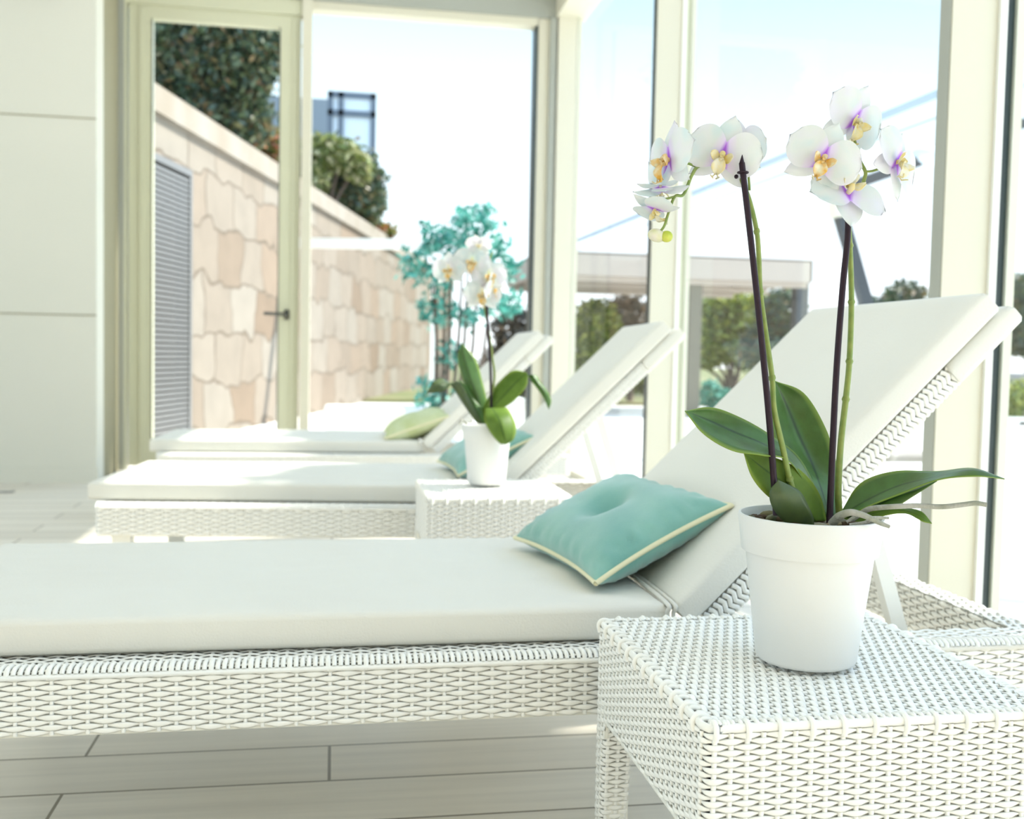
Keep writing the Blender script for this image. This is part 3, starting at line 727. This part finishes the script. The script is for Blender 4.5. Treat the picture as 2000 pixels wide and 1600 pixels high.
stem(r1, O1, [(1640, 1012, 1.375), (1637, 960, 1.365), (1642, 870, 1.36), (1652, 780, 1.36), (1659, 706, 1.36), (1663, 590, 1.36), (1660, 480, 1.36), (1656, 412, 1.36), (1662, 385, 1.375), (1680, 372, 1.38), (1688, 350, 1.385), (1690, 335, 1.385), (1678, 310, 1.39), (1668, 270, 1.39)], (.0050, .0022), nodes=(3, 4, 5, 6))
stem(r1, O1, [(1690, 335, 1.385), (1704, 334, 1.385), (1730, 325, 1.38)], .0018, n=3)
stem(r1, O1, [(1362, 326, 1.36), (1340, 318, 1.36), (1322, 315, 1.36)], .0018, n=3)
stem(r1, O1, [(1318, 384, 1.34), (1296, 390, 1.335), (1278, 396, 1.335)], .0016, n=3)
stem(r1, O1, [(1464, 372, 1.345), (1462, 345, 1.345), (1458, 316, 1.35), (1448, 312, 1.355)], .0018, n=4)
stem(r1, O1, [(1516, 1006, 1.33), (1505, 850, 1.325), (1490, 690, 1.32), (1470, 500, 1.318), (1452, 345, 1.322), (1449, 318, 1.322)], (.0046, .0040), 'support_stake', 'stake', 6)
q0 = at(1449, 320, 1.322); MB().tube([q0, q0+Vector((0, 0, .012))], [.0040, .0004], 8).build('stake_tip', M['stake'], r1, rel=O1)
stem(r1, O1, [(1620, 1025, 1.345), (1626, 880, 1.345), (1634, 720, 1.345), (1646, 560, 1.348), (1655, 470, 1.35), (1657, 400, 1.352)], (.0046, .0042), 'support_stake', 'stake', 6)
for (x, y, Yc) in ((1451, 337, 1.322),):
    c = at(x, y, Yc); mb = MB(); mb.tube([c+Vector((.0068*math.cos(a), .0068*math.sin(a), 0)) for a in [i*math.pi/6 for i in range(13)]], .0013, 6)
    c2 = at(1438, 345, 1.335); mb.blob(tuple(c2), .003, .003, .003)
    mb.build('plant_clip', M['stake'], r1, smooth=True, rel=O1)
stem(r1, O1, [(1655, 1022, 1.34), (1680, 1004, 1.335), (1700, 994, 1.325), (1740, 990, 1.31), (1790, 988, 1.30), (1840, 990, 1.29), (1880, 986, 1.28), (1905, 983, 1.275), (1926, 986, 1.272)], (.0040, .0033), 'aerial_root', 'root')
stem(r1, O1, [(1626, 1022, 1.31), (1640, 1008, 1.29), (1662, 1001, 1.275), (1690, 1008, 1.265), (1715, 1020, 1.26), (1737, 1029, 1.258)], (.0062, .0026), 'aerial_root', 'root')
stem(r1, O1, [(1660, 1028, 1.30), (1690, 1022, 1.29), (1705, 1012, 1.285), (1735, 1012, 1.29)], (.0040, .0020), 'aerial_root', 'root')
FL1 = [ # x, y, depth, size, facing, roll
    (1308, 314, 1.345, .056, (-.98, -.27, .05), 6), (1412, 304, 1.345, .055, (-.42, -.9, -.08), -16), (1445, 292, 1.40, .046, (.75, .55, .25), 0),
    (1290, 368, 1.35, .040, (.20, .35, -.95), 160), (1280, 408, 1.34, .036, (-.35, -.30, -1.0), 30),
    (1667, 238, 1.40, .058, (.30, -.95, -.18), -24), (1606, 312, 1.345, .057, (-.22, -1.0, .02), -24), (1655, 378, 1.35, .060, (.12, -.74, .62), 165), (1750, 318, 1.375, .058, (.52, -.85, .05), -34)]
for i, (x, y, Yc, sz, fc, ro) in enumerate(FL1):
    flower(r1, O1, at(x, y, Yc), sz, fc, ro, M['petal'], M['lip_deep'] if i in (6, 0) else M['lip'])
bd = MB(); c = at(1283, 460, 1.335); bd.blob(tuple(c), .013, .010, .009, Matrix.Rotation(.2, 3, 'Y'), 12, 8)
bo = bd.build('bud', M['bud'], r1, smooth=True, rel=O1)
bd = MB(); c = at(1302, 462, 1.33); bd.blob(tuple(c), .0085, .008, .0078, None, 12, 8); bd.build('bud_base', M['bud_green'], bo, smooth=True, rel=O1)

# --- the smaller orchid on the second table
O2 = Vector((.478, 3.20, .4405+.005)); r2 = empty('potted_orchid', O2, label='smaller white orchid with yellow-lipped blooms in a white pot on the farther table', cat='plant')
pot(r2, O2, .060, .081, .186, O2)
bark(r2, O2, O2+Vector((0, 0, .158)), .066, 60, 9)
D = 3.20
loft_leaf(r2, O2, [(902, 670, D+.06), (894, 700, D+.05), (905, 745, D+.04), (925, 790, D+.02), (935, 825, D)],
          [(902, 670, D+.06), (908, 705, D+.04), (922, 750, D+.02), (937, 790, D+.01), (942, 828, D)],
          [(902, 670, D+.06), (928, 700, D+.05), (942, 745, D+.04), (952, 790, D+.02), (952, 828, D)], M['leaf'])
loft_leaf(r2, O2, [(1030, 728, D-.02), (1000, 725, D), (968, 755, D+.01), (945, 795, D+.01), (945, 825, D)],
          [(1030, 728, D-.02), (1010, 745, D-.02), (985, 772, D-.02), (955, 805, D-.01), (948, 828, D)],
          [(1030, 728, D-.02), (1028, 755, D-.02), (1002, 785, D-.02), (970, 805, D-.01), (952, 828, D)], M['leaf_light'])
loft_leaf(r2, O2, [(948, 798, D-.05), (946, 820, D-.09), (958, 845, D-.11), (975, 865, D-.12), (987, 868, D-.12)],
          [(960, 797, D-.05), (972, 815, D-.11), (980, 838, D-.135), (985, 858, D-.135), (988, 868, D-.12)],
          [(990, 796, D-.05), (1000, 812, D-.09), (1008, 835, D-.11), (1003, 858, D-.12), (989, 868, D-.12)], M['leaf_light'])
loft_leaf(r2, O2, [(834, 768, D-.06), (848, 745, D-.05), (872, 742, D-.02), (905, 790, D), (930, 825, D)],
          [(834, 768, D-.06), (858, 752, D-.07), (880, 752, D-.04), (912, 790, D-.02), (936, 828, D)],
          [(834, 768, D-.06), (865, 765, D-.07), (895, 745, D-.05), (920, 785, D-.01), (942, 828, D)], M['leaf_dark'])
loft_leaf(r2, O2, [(895, 740, D+.02), (905, 765, D+.03), (920, 800, D+.01), (938, 826, D)],
          [(895, 740, D+.02), (912, 762, D+.02), (930, 798, D), (942, 826, D)],
          [(895, 740, D+.02), (922, 765, D+.03), (940, 795, D+.01), (950, 826, D)], M['leaf'])
loft_leaf(r2, O2, [(1072, 800, D+.04), (1060, 775, D+.04), (1040, 748, D+.05), (1022, 737, D+.06), (955, 815, D+.02)],
          [(1072, 800, D+.04), (1066, 772, D+.03), (1050, 748, D+.04), (1028, 736, D+.05), (957, 818, D+.02)],
          [(1072, 800, D+.04), (1076, 780, D+.04), (1058, 750, D+.05), (1034, 736, D+.06), (960, 820, D+.02)], M['leaf'])
stem(r2, O2, [(948, 825, D), (965, 745, D), (962, 700, D), (955, 650, D), (946, 600, D), (938, 560, D), (925, 530, D), (900, 515, D), (880, 512, D)], (.0042, .0022))
stem(r2, O2, [(946, 560, D), (952, 520, D+.02), (962, 492, D+.03)], .0025)
stem(r2, O2, [(960, 825, D-.01), (958, 720, D-.01), (953, 640, D-.01), (950, 590, D-.01)], .0042, 'support_stake', 'stake')
stem(r2, O2, [(912, 828, D-.05), (903, 820, D-.07), (898, 828, D-.08)], .003, 'aerial_root', 'root')
for x, y, sz, fc, ro in ((877, 528, .058, (-.45, -1, 0), 5), (921, 513, .062, (-.15, -1, .05), -8), (955, 540, .062, (.05, -1, .05), 6), (942, 576, .064, (-.05, -1, -.1), 0), (935, 480, .045, (.3, .6, .6), 0), (962, 565, .055, (.7, -.5, -.2), 20)):
    flower(r2, O2, at(x, y, D-.03), sz, fc, ro, M['petal2'], M['lip_deep'])

# ------------------------------------------------------------------ the garden outside
S('ground', MB().box(-30, 7.62, -.12, 40, 18.5, -.04).box(1.78, -12, -.12, 40, 7.62, -.04), 'pave')
S('lawn', MB().box(-30, 18.5, -.12, 60, 90, .02), 'lawn')
# stone retaining wall running away from the door
wa = Vector((-1.95, 7.9, 0)); wb = Vector((1.52, 22.8, 0)); wd = (wb-wa); wlen = wd.length+9; wang = math.atan2(wd.y, wd.x)
sw = MB().box(0, 0, -.05, wlen, .45, 2.90).build('stone_wall', M['stone'], label='pale ashlar stone retaining wall sloping away outside the glass door', cat='wall')
sw.location = wa; sw.rotation_euler.z = wang
MB().box(-.02, -.06, 2.90, wlen, .55, 3.13).build('coping', M['coping'], sw)
emb = MB().box(0, .55, -.05, wlen, 9, 2.95); eo = emb.build('planting_bank', M['soil'], label='dark raised planting bank behind the stone wall', cat='bank'); eo.location = wa; eo.rotation_euler.z = wang
lv = empty('louvre_screen', wa + wd.normalized()*1.55, wang, label='grey slatted metal louvre panel against the stone wall', cat='louvre')
fr = MB(); fr.box(-.55, -.14, 0, -.50, -.003, 2.50); fr.box(.62, -.14, 0, .68, -.003, 2.50); fr.box(-.50, -.14, 2.44, .62, -.003, 2.50); fr.build('frame', M['louvre'], lv)
sl = MB()
for i in range(50):
    z = .05+i*.0475; sl.box(-.50, -.13, z, .62, -.125, z+.034, None); sl.box(-.50, -.13, z+.030, .62, -.07, z+.034)
sl.build('slats', M['louvre'], lv, kind='stuff')

def foliage(mb, blobs, n, ls, seed, shell=.55):
    r_ = np.random.default_rng(seed); vol = np.array([b[3]*b[4]*b[5] for b in blobs])**.67; vol /= vol.sum()
    idx = r_.choice(len(blobs), n, p=vol); B = np.array(blobs)[idx]
    d = r_.normal(size=(n, 3)); d /= np.linalg.norm(d, axis=1)[:, None]
    rad = (shell+(1-shell)*r_.random(n)**.5)*(1+.12*r_.normal(size=n))
    C = B[:, :3]+d*B[:, 3:6]*rad[:, None]
    a = r_.normal(size=(n, 3)); a /= np.linalg.norm(a, axis=1)[:, None]; b = np.cross(a, r_.normal(size=(n, 3))); b /= np.linalg.norm(b, axis=1)[:, None]
    s = ls*(.6+.8*r_.random(n))[:, None]
    V = np.stack([C-a*s, C+b*s*.45, C+a*s, C-b*s*.45], 1).reshape(-1, 3)
    F = np.arange(4*n).reshape(n, 4)
    b0 = mb.n; mb.v.append(V); mb.n += len(V); mb.att.append(np.zeros(len(V))); mb.f.extend((F+b0).tolist())
greens = {
 'dark': [(.04, .075, .055), (.05, .10, .065), (.08, .125, .06), (.13, .17, .07), (.25, .16, .08)],
 'lit': [(.06, .10, .02), (.14, .19, .04), (.35, .38, .12), (.65, .62, .42)],
 'flower': [(.06, .10, .02), (.20, .22, .04), (.35, .30, .08), (.45, .14, .06), (.6, .32, .22)],
 'teal': [(.02, .16, .12), (.04, .27, .21), (.10, .42, .34), (.3, .62, .52)],
 'yellow': [(.08, .13, .02), (.22, .28, .04), (.40, .42, .08)],
 'grey': [(.05, .05, .035), (.10, .085, .06), (.17, .11, .06)]}
MG = {k: mat('leaves_'+k, v[0], rough=.38, spec=.6, island=v, transl=.25) for k, v in greens.items()}
def tree(name, base, blobs, n, ls, g, label, cat, group=None, trunk=.08, seed=1):
    """blobs: offsets from the base point and radii"""
    base = Vector(base); ro = empty(name, base, label=label, cat=cat, group=group)
    mb = MB(); foliage(mb, blobs, n, ls, seed); mb.build('foliage', MG[g], ro)
    t = MB(); top = max(b[2] for b in blobs)
    for k, b in enumerate(blobs[:4]):
        t.tube([(0, 0, -.05), (b[0]*.3, b[1]*.3, b[2]*.5), (b[0]*.9, b[1]*.9, b[2])], [trunk, trunk*.6, trunk*.25], 6)
    t.build('trunk', M['trunk'], ro, smooth=True)
    return ro
def blobs_at(base, px, Yd, n, jit, seed):
    """cluster blobs whose centres and radii follow photo regions at depth Yd"""
    out = []
    for (x, y, rx, ry) in px:
        c = at(x, y, Yd)-Vector(base); k = Yd/F_PX
        out.append((c.x, c.y, c.z, rx*k, max(rx, ry)*k*.8, ry*k))
    return out
b = at(430, 330, 13.0); b = (b.x-.6, 13.0, 2.95)
tree('garden_tree', b, blobs_at(b, [(345, 120, 90, 90), (430, 110, 90, 90), (490, 130, 55, 60), (360, 220, 80, 60), (470, 230, 62, 60), (440, 70, 110, 70), (320, 60, 80, 60), (510, 85, 45, 40)], 13, 0, 0, 1), 15000, .06, 'dark', 'tall dark green tree above the stone wall, seen through the door', 'tree', trunk=.14, seed=3)
b = at(520, 290, 15.5); b = (b.x, 15.5, 2.95)
tree('garden_shrub', b, blobs_at(b, [(505, 280, 40, 45), (470, 250, 50, 40), (535, 300, 25, 35), (440, 215, 50, 35)], 15.5, 0, 0, 1), 2600, .075, 'flower', 'yellowish flowering shrub on the wall top behind the door post', 'shrub', trunk=.05, seed=8)
b = at(670, 400, 19); b = (b.x, 19, 2.95)
tree('garden_tree', b, blobs_at(b, [(640, 330, 62, 62), (690, 350, 60, 55), (670, 390, 70, 50), (720, 395, 35, 40)], 19, 0, 0, 1), 9000, .065, 'dark', 'rounded dark tree with sunlit top beneath the glass tower', 'tree', trunk=.12, seed=5)
b = at(640, 300, 18.4); b = (b.x, 18.4, 2.95)
tree('garden_shrub', b, blobs_at(b, [(635, 300, 42, 32), (670, 305, 42, 32), (700, 330, 25, 25), (622, 350, 20, 40)], 18.4, 0, 0, 1), 2600, .085, 'lit', 'cream-flowered climbing shrub on the rounded tree', 'shrub', trunk=.05, seed=6)
b = at(700, 440, 20.5); b = (b.x-.2, 20.5, 2.95)
tree('garden_shrub', b, blobs_at(b, [(630, 385, 25, 22), (665, 415, 30, 22), (705, 440, 32, 20), (745, 452, 30, 17)], 20.5, 0, 0, 1), 2600, .06, 'flower', 'low yellow and orange flowering hedge along the wall coping', 'shrub', trunk=.03, seed=7)
# bamboo clump
b = at(880, 828, 11.0); b = (b.x, 11.0, -.04)
ro = empty('bamboo_clump', b, label='turquoise-leaved bamboo clump outside the end window', cat='plant')
mb = MB(); foliage(mb, blobs_at(b, [(845, 470, 38, 45), (810, 520, 38, 40), (860, 540, 40, 45), (900, 470, 40, 60), (960, 490, 45, 40), (985, 520, 45, 30), (850, 610, 45, 35), (910, 620, 40, 30), (880, 690, 40, 30), (840, 770, 35, 40), (900, 790, 35, 35), (970, 600, 40, 25), (930, 430, 60, 35), (1000, 590, 30, 30)], 11, 0, 0, 1), 1700, .052, 21, .15)
mb.build('foliage', MG['teal'], ro)
for i, (xb, xt, yt) in enumerate(((848, 850, 520), (860, 868, 500), (868, 880, 470), (880, 905, 480), (892, 915, 500), (905, 935, 520), (920, 960, 560), (856, 845, 560))):
    MB().tube([at(xb, 828, 11)-Vector(b), at((xb+xt)/2, (828+yt)/2, 11)-Vector(b)+Vector((.02, 0, 0)), at(xt, yt, 11.0)-Vector(b)], [.022, .020, .010], 7).build('cane', M['trunk'], ro, smooth=True)
# dark shrub bank beyond the bamboo and far trees at the right
def hedge(px, Yd, g, n, ls, name, label, cat, seed, group=None, z0=-.04):
    c = sum(p[0] for p in px)/len(px); q = at(c, 700, Yd); bb = (q.x, Yd, z0)
    return tree(name, bb, blobs_at(bb, px, Yd, 0, 0, 0), n, ls, g, label, cat, group, trunk=.07, seed=seed)
hedge([(1005, 650, 45, 50), (985, 720, 50, 50), (1030, 720, 40, 60)], 16, 'grey', 2600, .07, 'garden_shrub', 'dull grey-green bush right of the bamboo', 'shrub', 31)
hedge([(1160, 640, 50, 55), (1140, 700, 45, 60), (1180, 720, 60, 50)], 17, 'yellow', 3200, .08, 'garden_shrub', 'bright yellow-green bush under the left end of the tan canopy', 'shrub', 32)
hedge([(1225, 625, 50, 50), (1240, 680, 45, 55)], 19, 'grey', 2600, .08, 'garden_shrub', 'brown-grey bush with orange tints beside the middle mullion', 'shrub', 33)
hedge([(1420, 610, 60, 45), (1400, 670, 50, 40), (1480, 620, 50, 50)], 22.6, 'yellow', 3800, .10, 'garden_tree', 'sunny yellow-green tree behind the canopy post', 'tree', 34)
hedge([(1530, 620, 50, 60), (1490, 680, 50, 50), (1545, 680, 40, 50)], 20, 'dark', 3400, .09, 'garden_tree', 'darker green tree under the right end of the canopy', 'tree', 35)
hedge([(1380, 690, 45, 30), (1460, 700, 50, 26), (1540, 700, 45, 30), (1340, 700, 30, 30)], 26, 'yellow', 2600, .09, 'garden_shrub', 'long low yellow-green hedge at the back of the lawn', 'hedge', 44)
hedge([(1130, 745, 45, 30), (1200, 745, 50, 30), (1250, 740, 30, 30)], 21.3, 'yellow', 2200, .08, 'garden_shrub', 'low green hedge under the left end of the canopy', 'hedge', 45)
hedge([(1390, 770, 28, 28), (1420, 780, 20, 20)], 17.6, 'teal', 900, .05, 'garden_shrub', 'small blue-green bush at the edge of the lawn', 'shrub', 36)
hedge([(1770, 575, 45, 28), (1740, 610, 60, 40), (1680, 640, 70, 40)], 26, 'dark', 2600, .10, 'garden_tree', 'distant tree top showing above the nearest backrest', 'tree', 37)
hedge([(1990, 590, 50, 60), (2040, 600, 60, 70), (2000, 660, 60, 40)], 24, 'dark', 3600, .11, 'garden_tree', 'dark trees at the far right behind the white railing', 'tree', 38)
hedge([(1975, 780, 45, 40), (2040, 780, 50, 40)], 14, 'yellow', 1600, .06, 'garden_shrub', 'low yellow-green bush below the white railing', 'shrub', 39)
lw = MB(); p0 = at(1930, 700, 16); lw.box(p0.x, 16, -.05, p0.x+8, 16.3, .72); lw.build('garden_wall', M['louvre'], label='low grey wall behind the white railing', cat='wall')
# white railing
p0 = at(1936, 712, 12); rl = empty('railing', (p0.x, 12, -.04), label='white metal terrace railing at the far right', cat='railing')
MB().box(0, -.03, p0.z+.04-.03, 6, .03, p0.z+.04+.04).build('top_rail', M['white_metal'], rl)
p1 = at(1936, 818, 12); MB().box(0, -.04, p1.z+.04-.03, 6, .04, p1.z+.04+.02).build('bottom_rail', M['white_metal'], rl)
for x in (.02, 3.0, 5.9): MB().box(x-.02, -.02, 0, x+.02, .02, p0.z+.03).build('post', M['white_metal'], rl)
# canopy pavilion
gY = 15.0; g0 = at(1060, 492, gY); g1 = at(1588, 512, gY); gz = (g0.z+g1.z)/2+.02
gr = empty('garden_canopy', ((g0.x+g1.x)/2, gY+1.6, -.04), label='tan fabric garden canopy on square posts seen through the glass wall', cat='canopy')
def gl(x, y, z): return (x-(g0.x+g1.x)/2, y-gY-1.6, z+.04)
c = MB(); w_ = (g1.x-g0.x)/2
c.box(-w_, -1.6, gz-.30, w_, -1.57, gz+.04); c.box(-w_, 1.57, gz-.30, w_, 1.6, gz+.04); c.box(-w_, -1.6, gz-.30, -w_+.03, 1.6, gz+.04); c.box(w_-.03, -1.6, gz-.30, w_, 1.6, gz+.04)
c.box(-w_, -1.6, gz+.02, w_, 1.6, gz+.05)
c.build('canopy_cloth', M['canvas_tan'], gr)
c = MB()
for y in (-1.5, 0, 1.5): c.box(-w_+.05, y-.03, gz-.38, w_-.05, y+.03, gz-.30)
c.build('cross_beam', M['canvas_tan'], gr)
px = at(1352, 700, gY+.2).x-(g0.x+g1.x)/2
for x, y in ((px, -1.4), (w_-.10, -1.4), (-w_+.1, -1.4)):
    c = MB(); c.box(x-.10, y-.10, 0, x+.10, y+.10, gz-.30); c.build('post', M['post_grey'] if x == px else M['dark_metal'], gr)
# long pale awning rail parallel to the glass, and the cantilever parasol
ra = at(1118, 474, 14.6); rb = at(1835, 185, 5.62)
xr = (ra.x+rb.x)/2; zr = (ra.z+rb.z)/2
aw = empty('awning_rail', (xr, 2.6, -.04), label='long pale blue awning rail running outside the glass wall', cat='rail')
d_ = Vector((ra.x-xr, ra.y-2.6, ra.z+.04)); e_ = Vector((rb.x-xr, rb.y-2.6, rb.z+.04)); k_ = (e_-d_)/(e_-d_).length
n_ = e_+k_*(e_.y/abs(k_.y))*1.0
MB().tube([tuple(d_), tuple(n_)], .036, 4).build('bar', M['awning'], aw)
MB().tube([tuple(d_-Vector((0, 0, .13))), tuple(n_-Vector((0, 0, .13)))], .010, 6).build('cable', M['awning'], aw)
MB().box(n_.x-.05, n_.y-.05, 0, n_.x+.05, n_.y+.05, n_.z).build('post', M['white_metal'], aw)
MB().box(d_.x-.05, d_.y-.05, 0, d_.x+.05, d_.y+.05, d_.z).build('post', M['white_metal'], aw)
pY = 9.0
pr = empty('cantilever_parasol', tuple(Vector((at(1700, 640, pY).x, pY, -.04))), label='dark cantilever parasol frame with a leaning mast behind the right spike', cat='parasol')
def pl(x, y, Yd=pY): return tuple(at(x, y, Yd)-Vector(pr.location))
MB().tube([pl(1712, 700), pl(1690, 590), pl(1662, 490), pl(1640, 415)], .075, 4).build('mast', M['dark_metal'], pr)
MB().tube([pl(1712, 700), tuple(Vector(pl(1712, 700))*Vector((1, 1, 0)))], .075, 4).build('mast_foot', M['dark_metal'], pr)
MB().tube([pl(1638, 395), pl(1640, 425)], .10, 6).build('joint', M['cream'], pr)
MB().tube([pl(1636, 372), pl(1760, 328), pl(1900, 275), pl(2060, 220)], .065, 4).build('boom', M['dark_metal'], pr)
MB().blob(pl(1812, 306), .17, .12, .10, None, 10, 6).build('crank_housing', M['tower_glass'], pr, smooth=True)
fb = Vector(pl(1712, 700)); MB().box(fb.x-.5, fb.y-.5, 0, fb.x+.5, fb.y+.5, .06).build('base_plate', M['coping'], pr)
# white outdoor seats on the terrace
for (x0, x1, yt, Yd, lb) in ((632, 790, 797, 9.2, 'low white upholstered terrace bench left of the bamboo'), (985, 1030, 778, 9.6, 'low white terrace seat right of the smaller orchid')):
    a_ = at(x0, yt, Yd); b_ = at(x1, yt, Yd)
    q = empty('terrace_bench', ((a_.x+b_.x)/2, Yd+.35, -.04), label=lb, cat='bench'); hw_ = (b_.x-a_.x)/2
    m_ = MB(); rbox(m_, 2*hw_, .7, .12, .03, Matrix.Translation((-hw_, -.35, a_.z-.08)), 8, 6); m_.build('seat_cushion', M['fabric'], q, smooth=True)
    MB().box(-hw_+.02, -.33, 0, hw_-.02, .33, a_.z-.08).build('bench_base', M['wicker'], q)
# added white beam standing in for a reflection in the window glass
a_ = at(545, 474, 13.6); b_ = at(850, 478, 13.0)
q = empty('reflection_bar', (b_.x, b_.y, -.04), label='slim white horizontal beam added in place of a reflection in the window glass', cat='bar')
MB().tube([(a_.x-b_.x, a_.y-b_.y, a_.z+.04), (0, 0, b_.z+.04)], .085, 4).build('bar', M['white_metal'], q)
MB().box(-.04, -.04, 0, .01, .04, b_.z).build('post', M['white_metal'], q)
# lift tower and pale building
tY = 34.0; t0 = at(640, 178, tY); t1 = at(735, 178, tY); tw = t1.x-t0.x; tb = -.04
tq = empty('lift_tower', (t0.x, tY, tb), label='dark steel and glass lift tower rising above the garden', cat='tower')
zt = t0.z+.04; c = MB(); e = .17; dp = tw*1.1
for x, y in ((0, 0), (tw-e, 0), (0, dp-e), (tw-e, dp-e), (tw*.22, 0)): c.box(x, y, 0, x+e, y+e, zt)
for z in (zt-e, zt-.75, zt-2.2-1.5, zt-6.2): c.box(0, 0, z, tw, e, z+e*1.1); c.box(tw-e, 0, z, tw, dp, z+e*1.1); c.box(0, 0, z, e, dp, z+e*1.1); c.box(0, dp-e, z, tw, dp, z+e*1.1)
c.build('steel_frame', M['tower_steel'], tq)
MB().box(e, e*.5, 0, tw-e*.5, dp-e*.5, zt-e*1.2).build('glass_shaft', M['tower_glass'], tq)
z = at(610, 192, 40); bl = MB().box(at(470, 190, 40).x, 40, -.04, at(650, 190, 40).x, 46, z.z); bl.build('flat_roofed_building', M['bluebuild'], label='pale blue flat-roofed building left of the lift tower', cat='building')


# unseen tree added as a sun blocker; crown blobs shade loungers and near table
b = (6.3, 3.4, -.04)
ro = empty('added_shade_tree', b, label='unseen leafy tree added to keep the sun off the loungers', cat='tree')
def rel_(x, y, z, a, b_, c): return (x-6.3, y-3.4, z+.04, a, b_, c)
mb = MB(); foliage(mb, [rel_(4.6, 2.65, 5.75, 1.0, .75, .35), rel_(5.35, 2.2, 5.8, .7, .75, .35), rel_(3.9, 2.7, 5.7, .5, .6, .3), rel_(4.98, 4.5, 5.75, .5, .42, .25), rel_(4.98, 6.3, 5.75, .5, .55, .25)], 5600, .15, 77, .1); mb.build('foliage', MG['dark'], ro)
t = MB(); t.tube([(0, 0, 0), (0, 0, 3.4), (-.8, -.5, 5.5)], [.16, .12, .05], 8)
for e_x, e_y in ((-1.7, -.75), (-1.3, 1.1), (-1.3, 2.9)): t.tube([(0, 0, 3.3), (e_x*.5, e_y*.5, 5.0), (e_x, e_y, 5.75)], [.08, .05, .02], 6)
t.build('trunk', M['trunk'], ro, smooth=True)
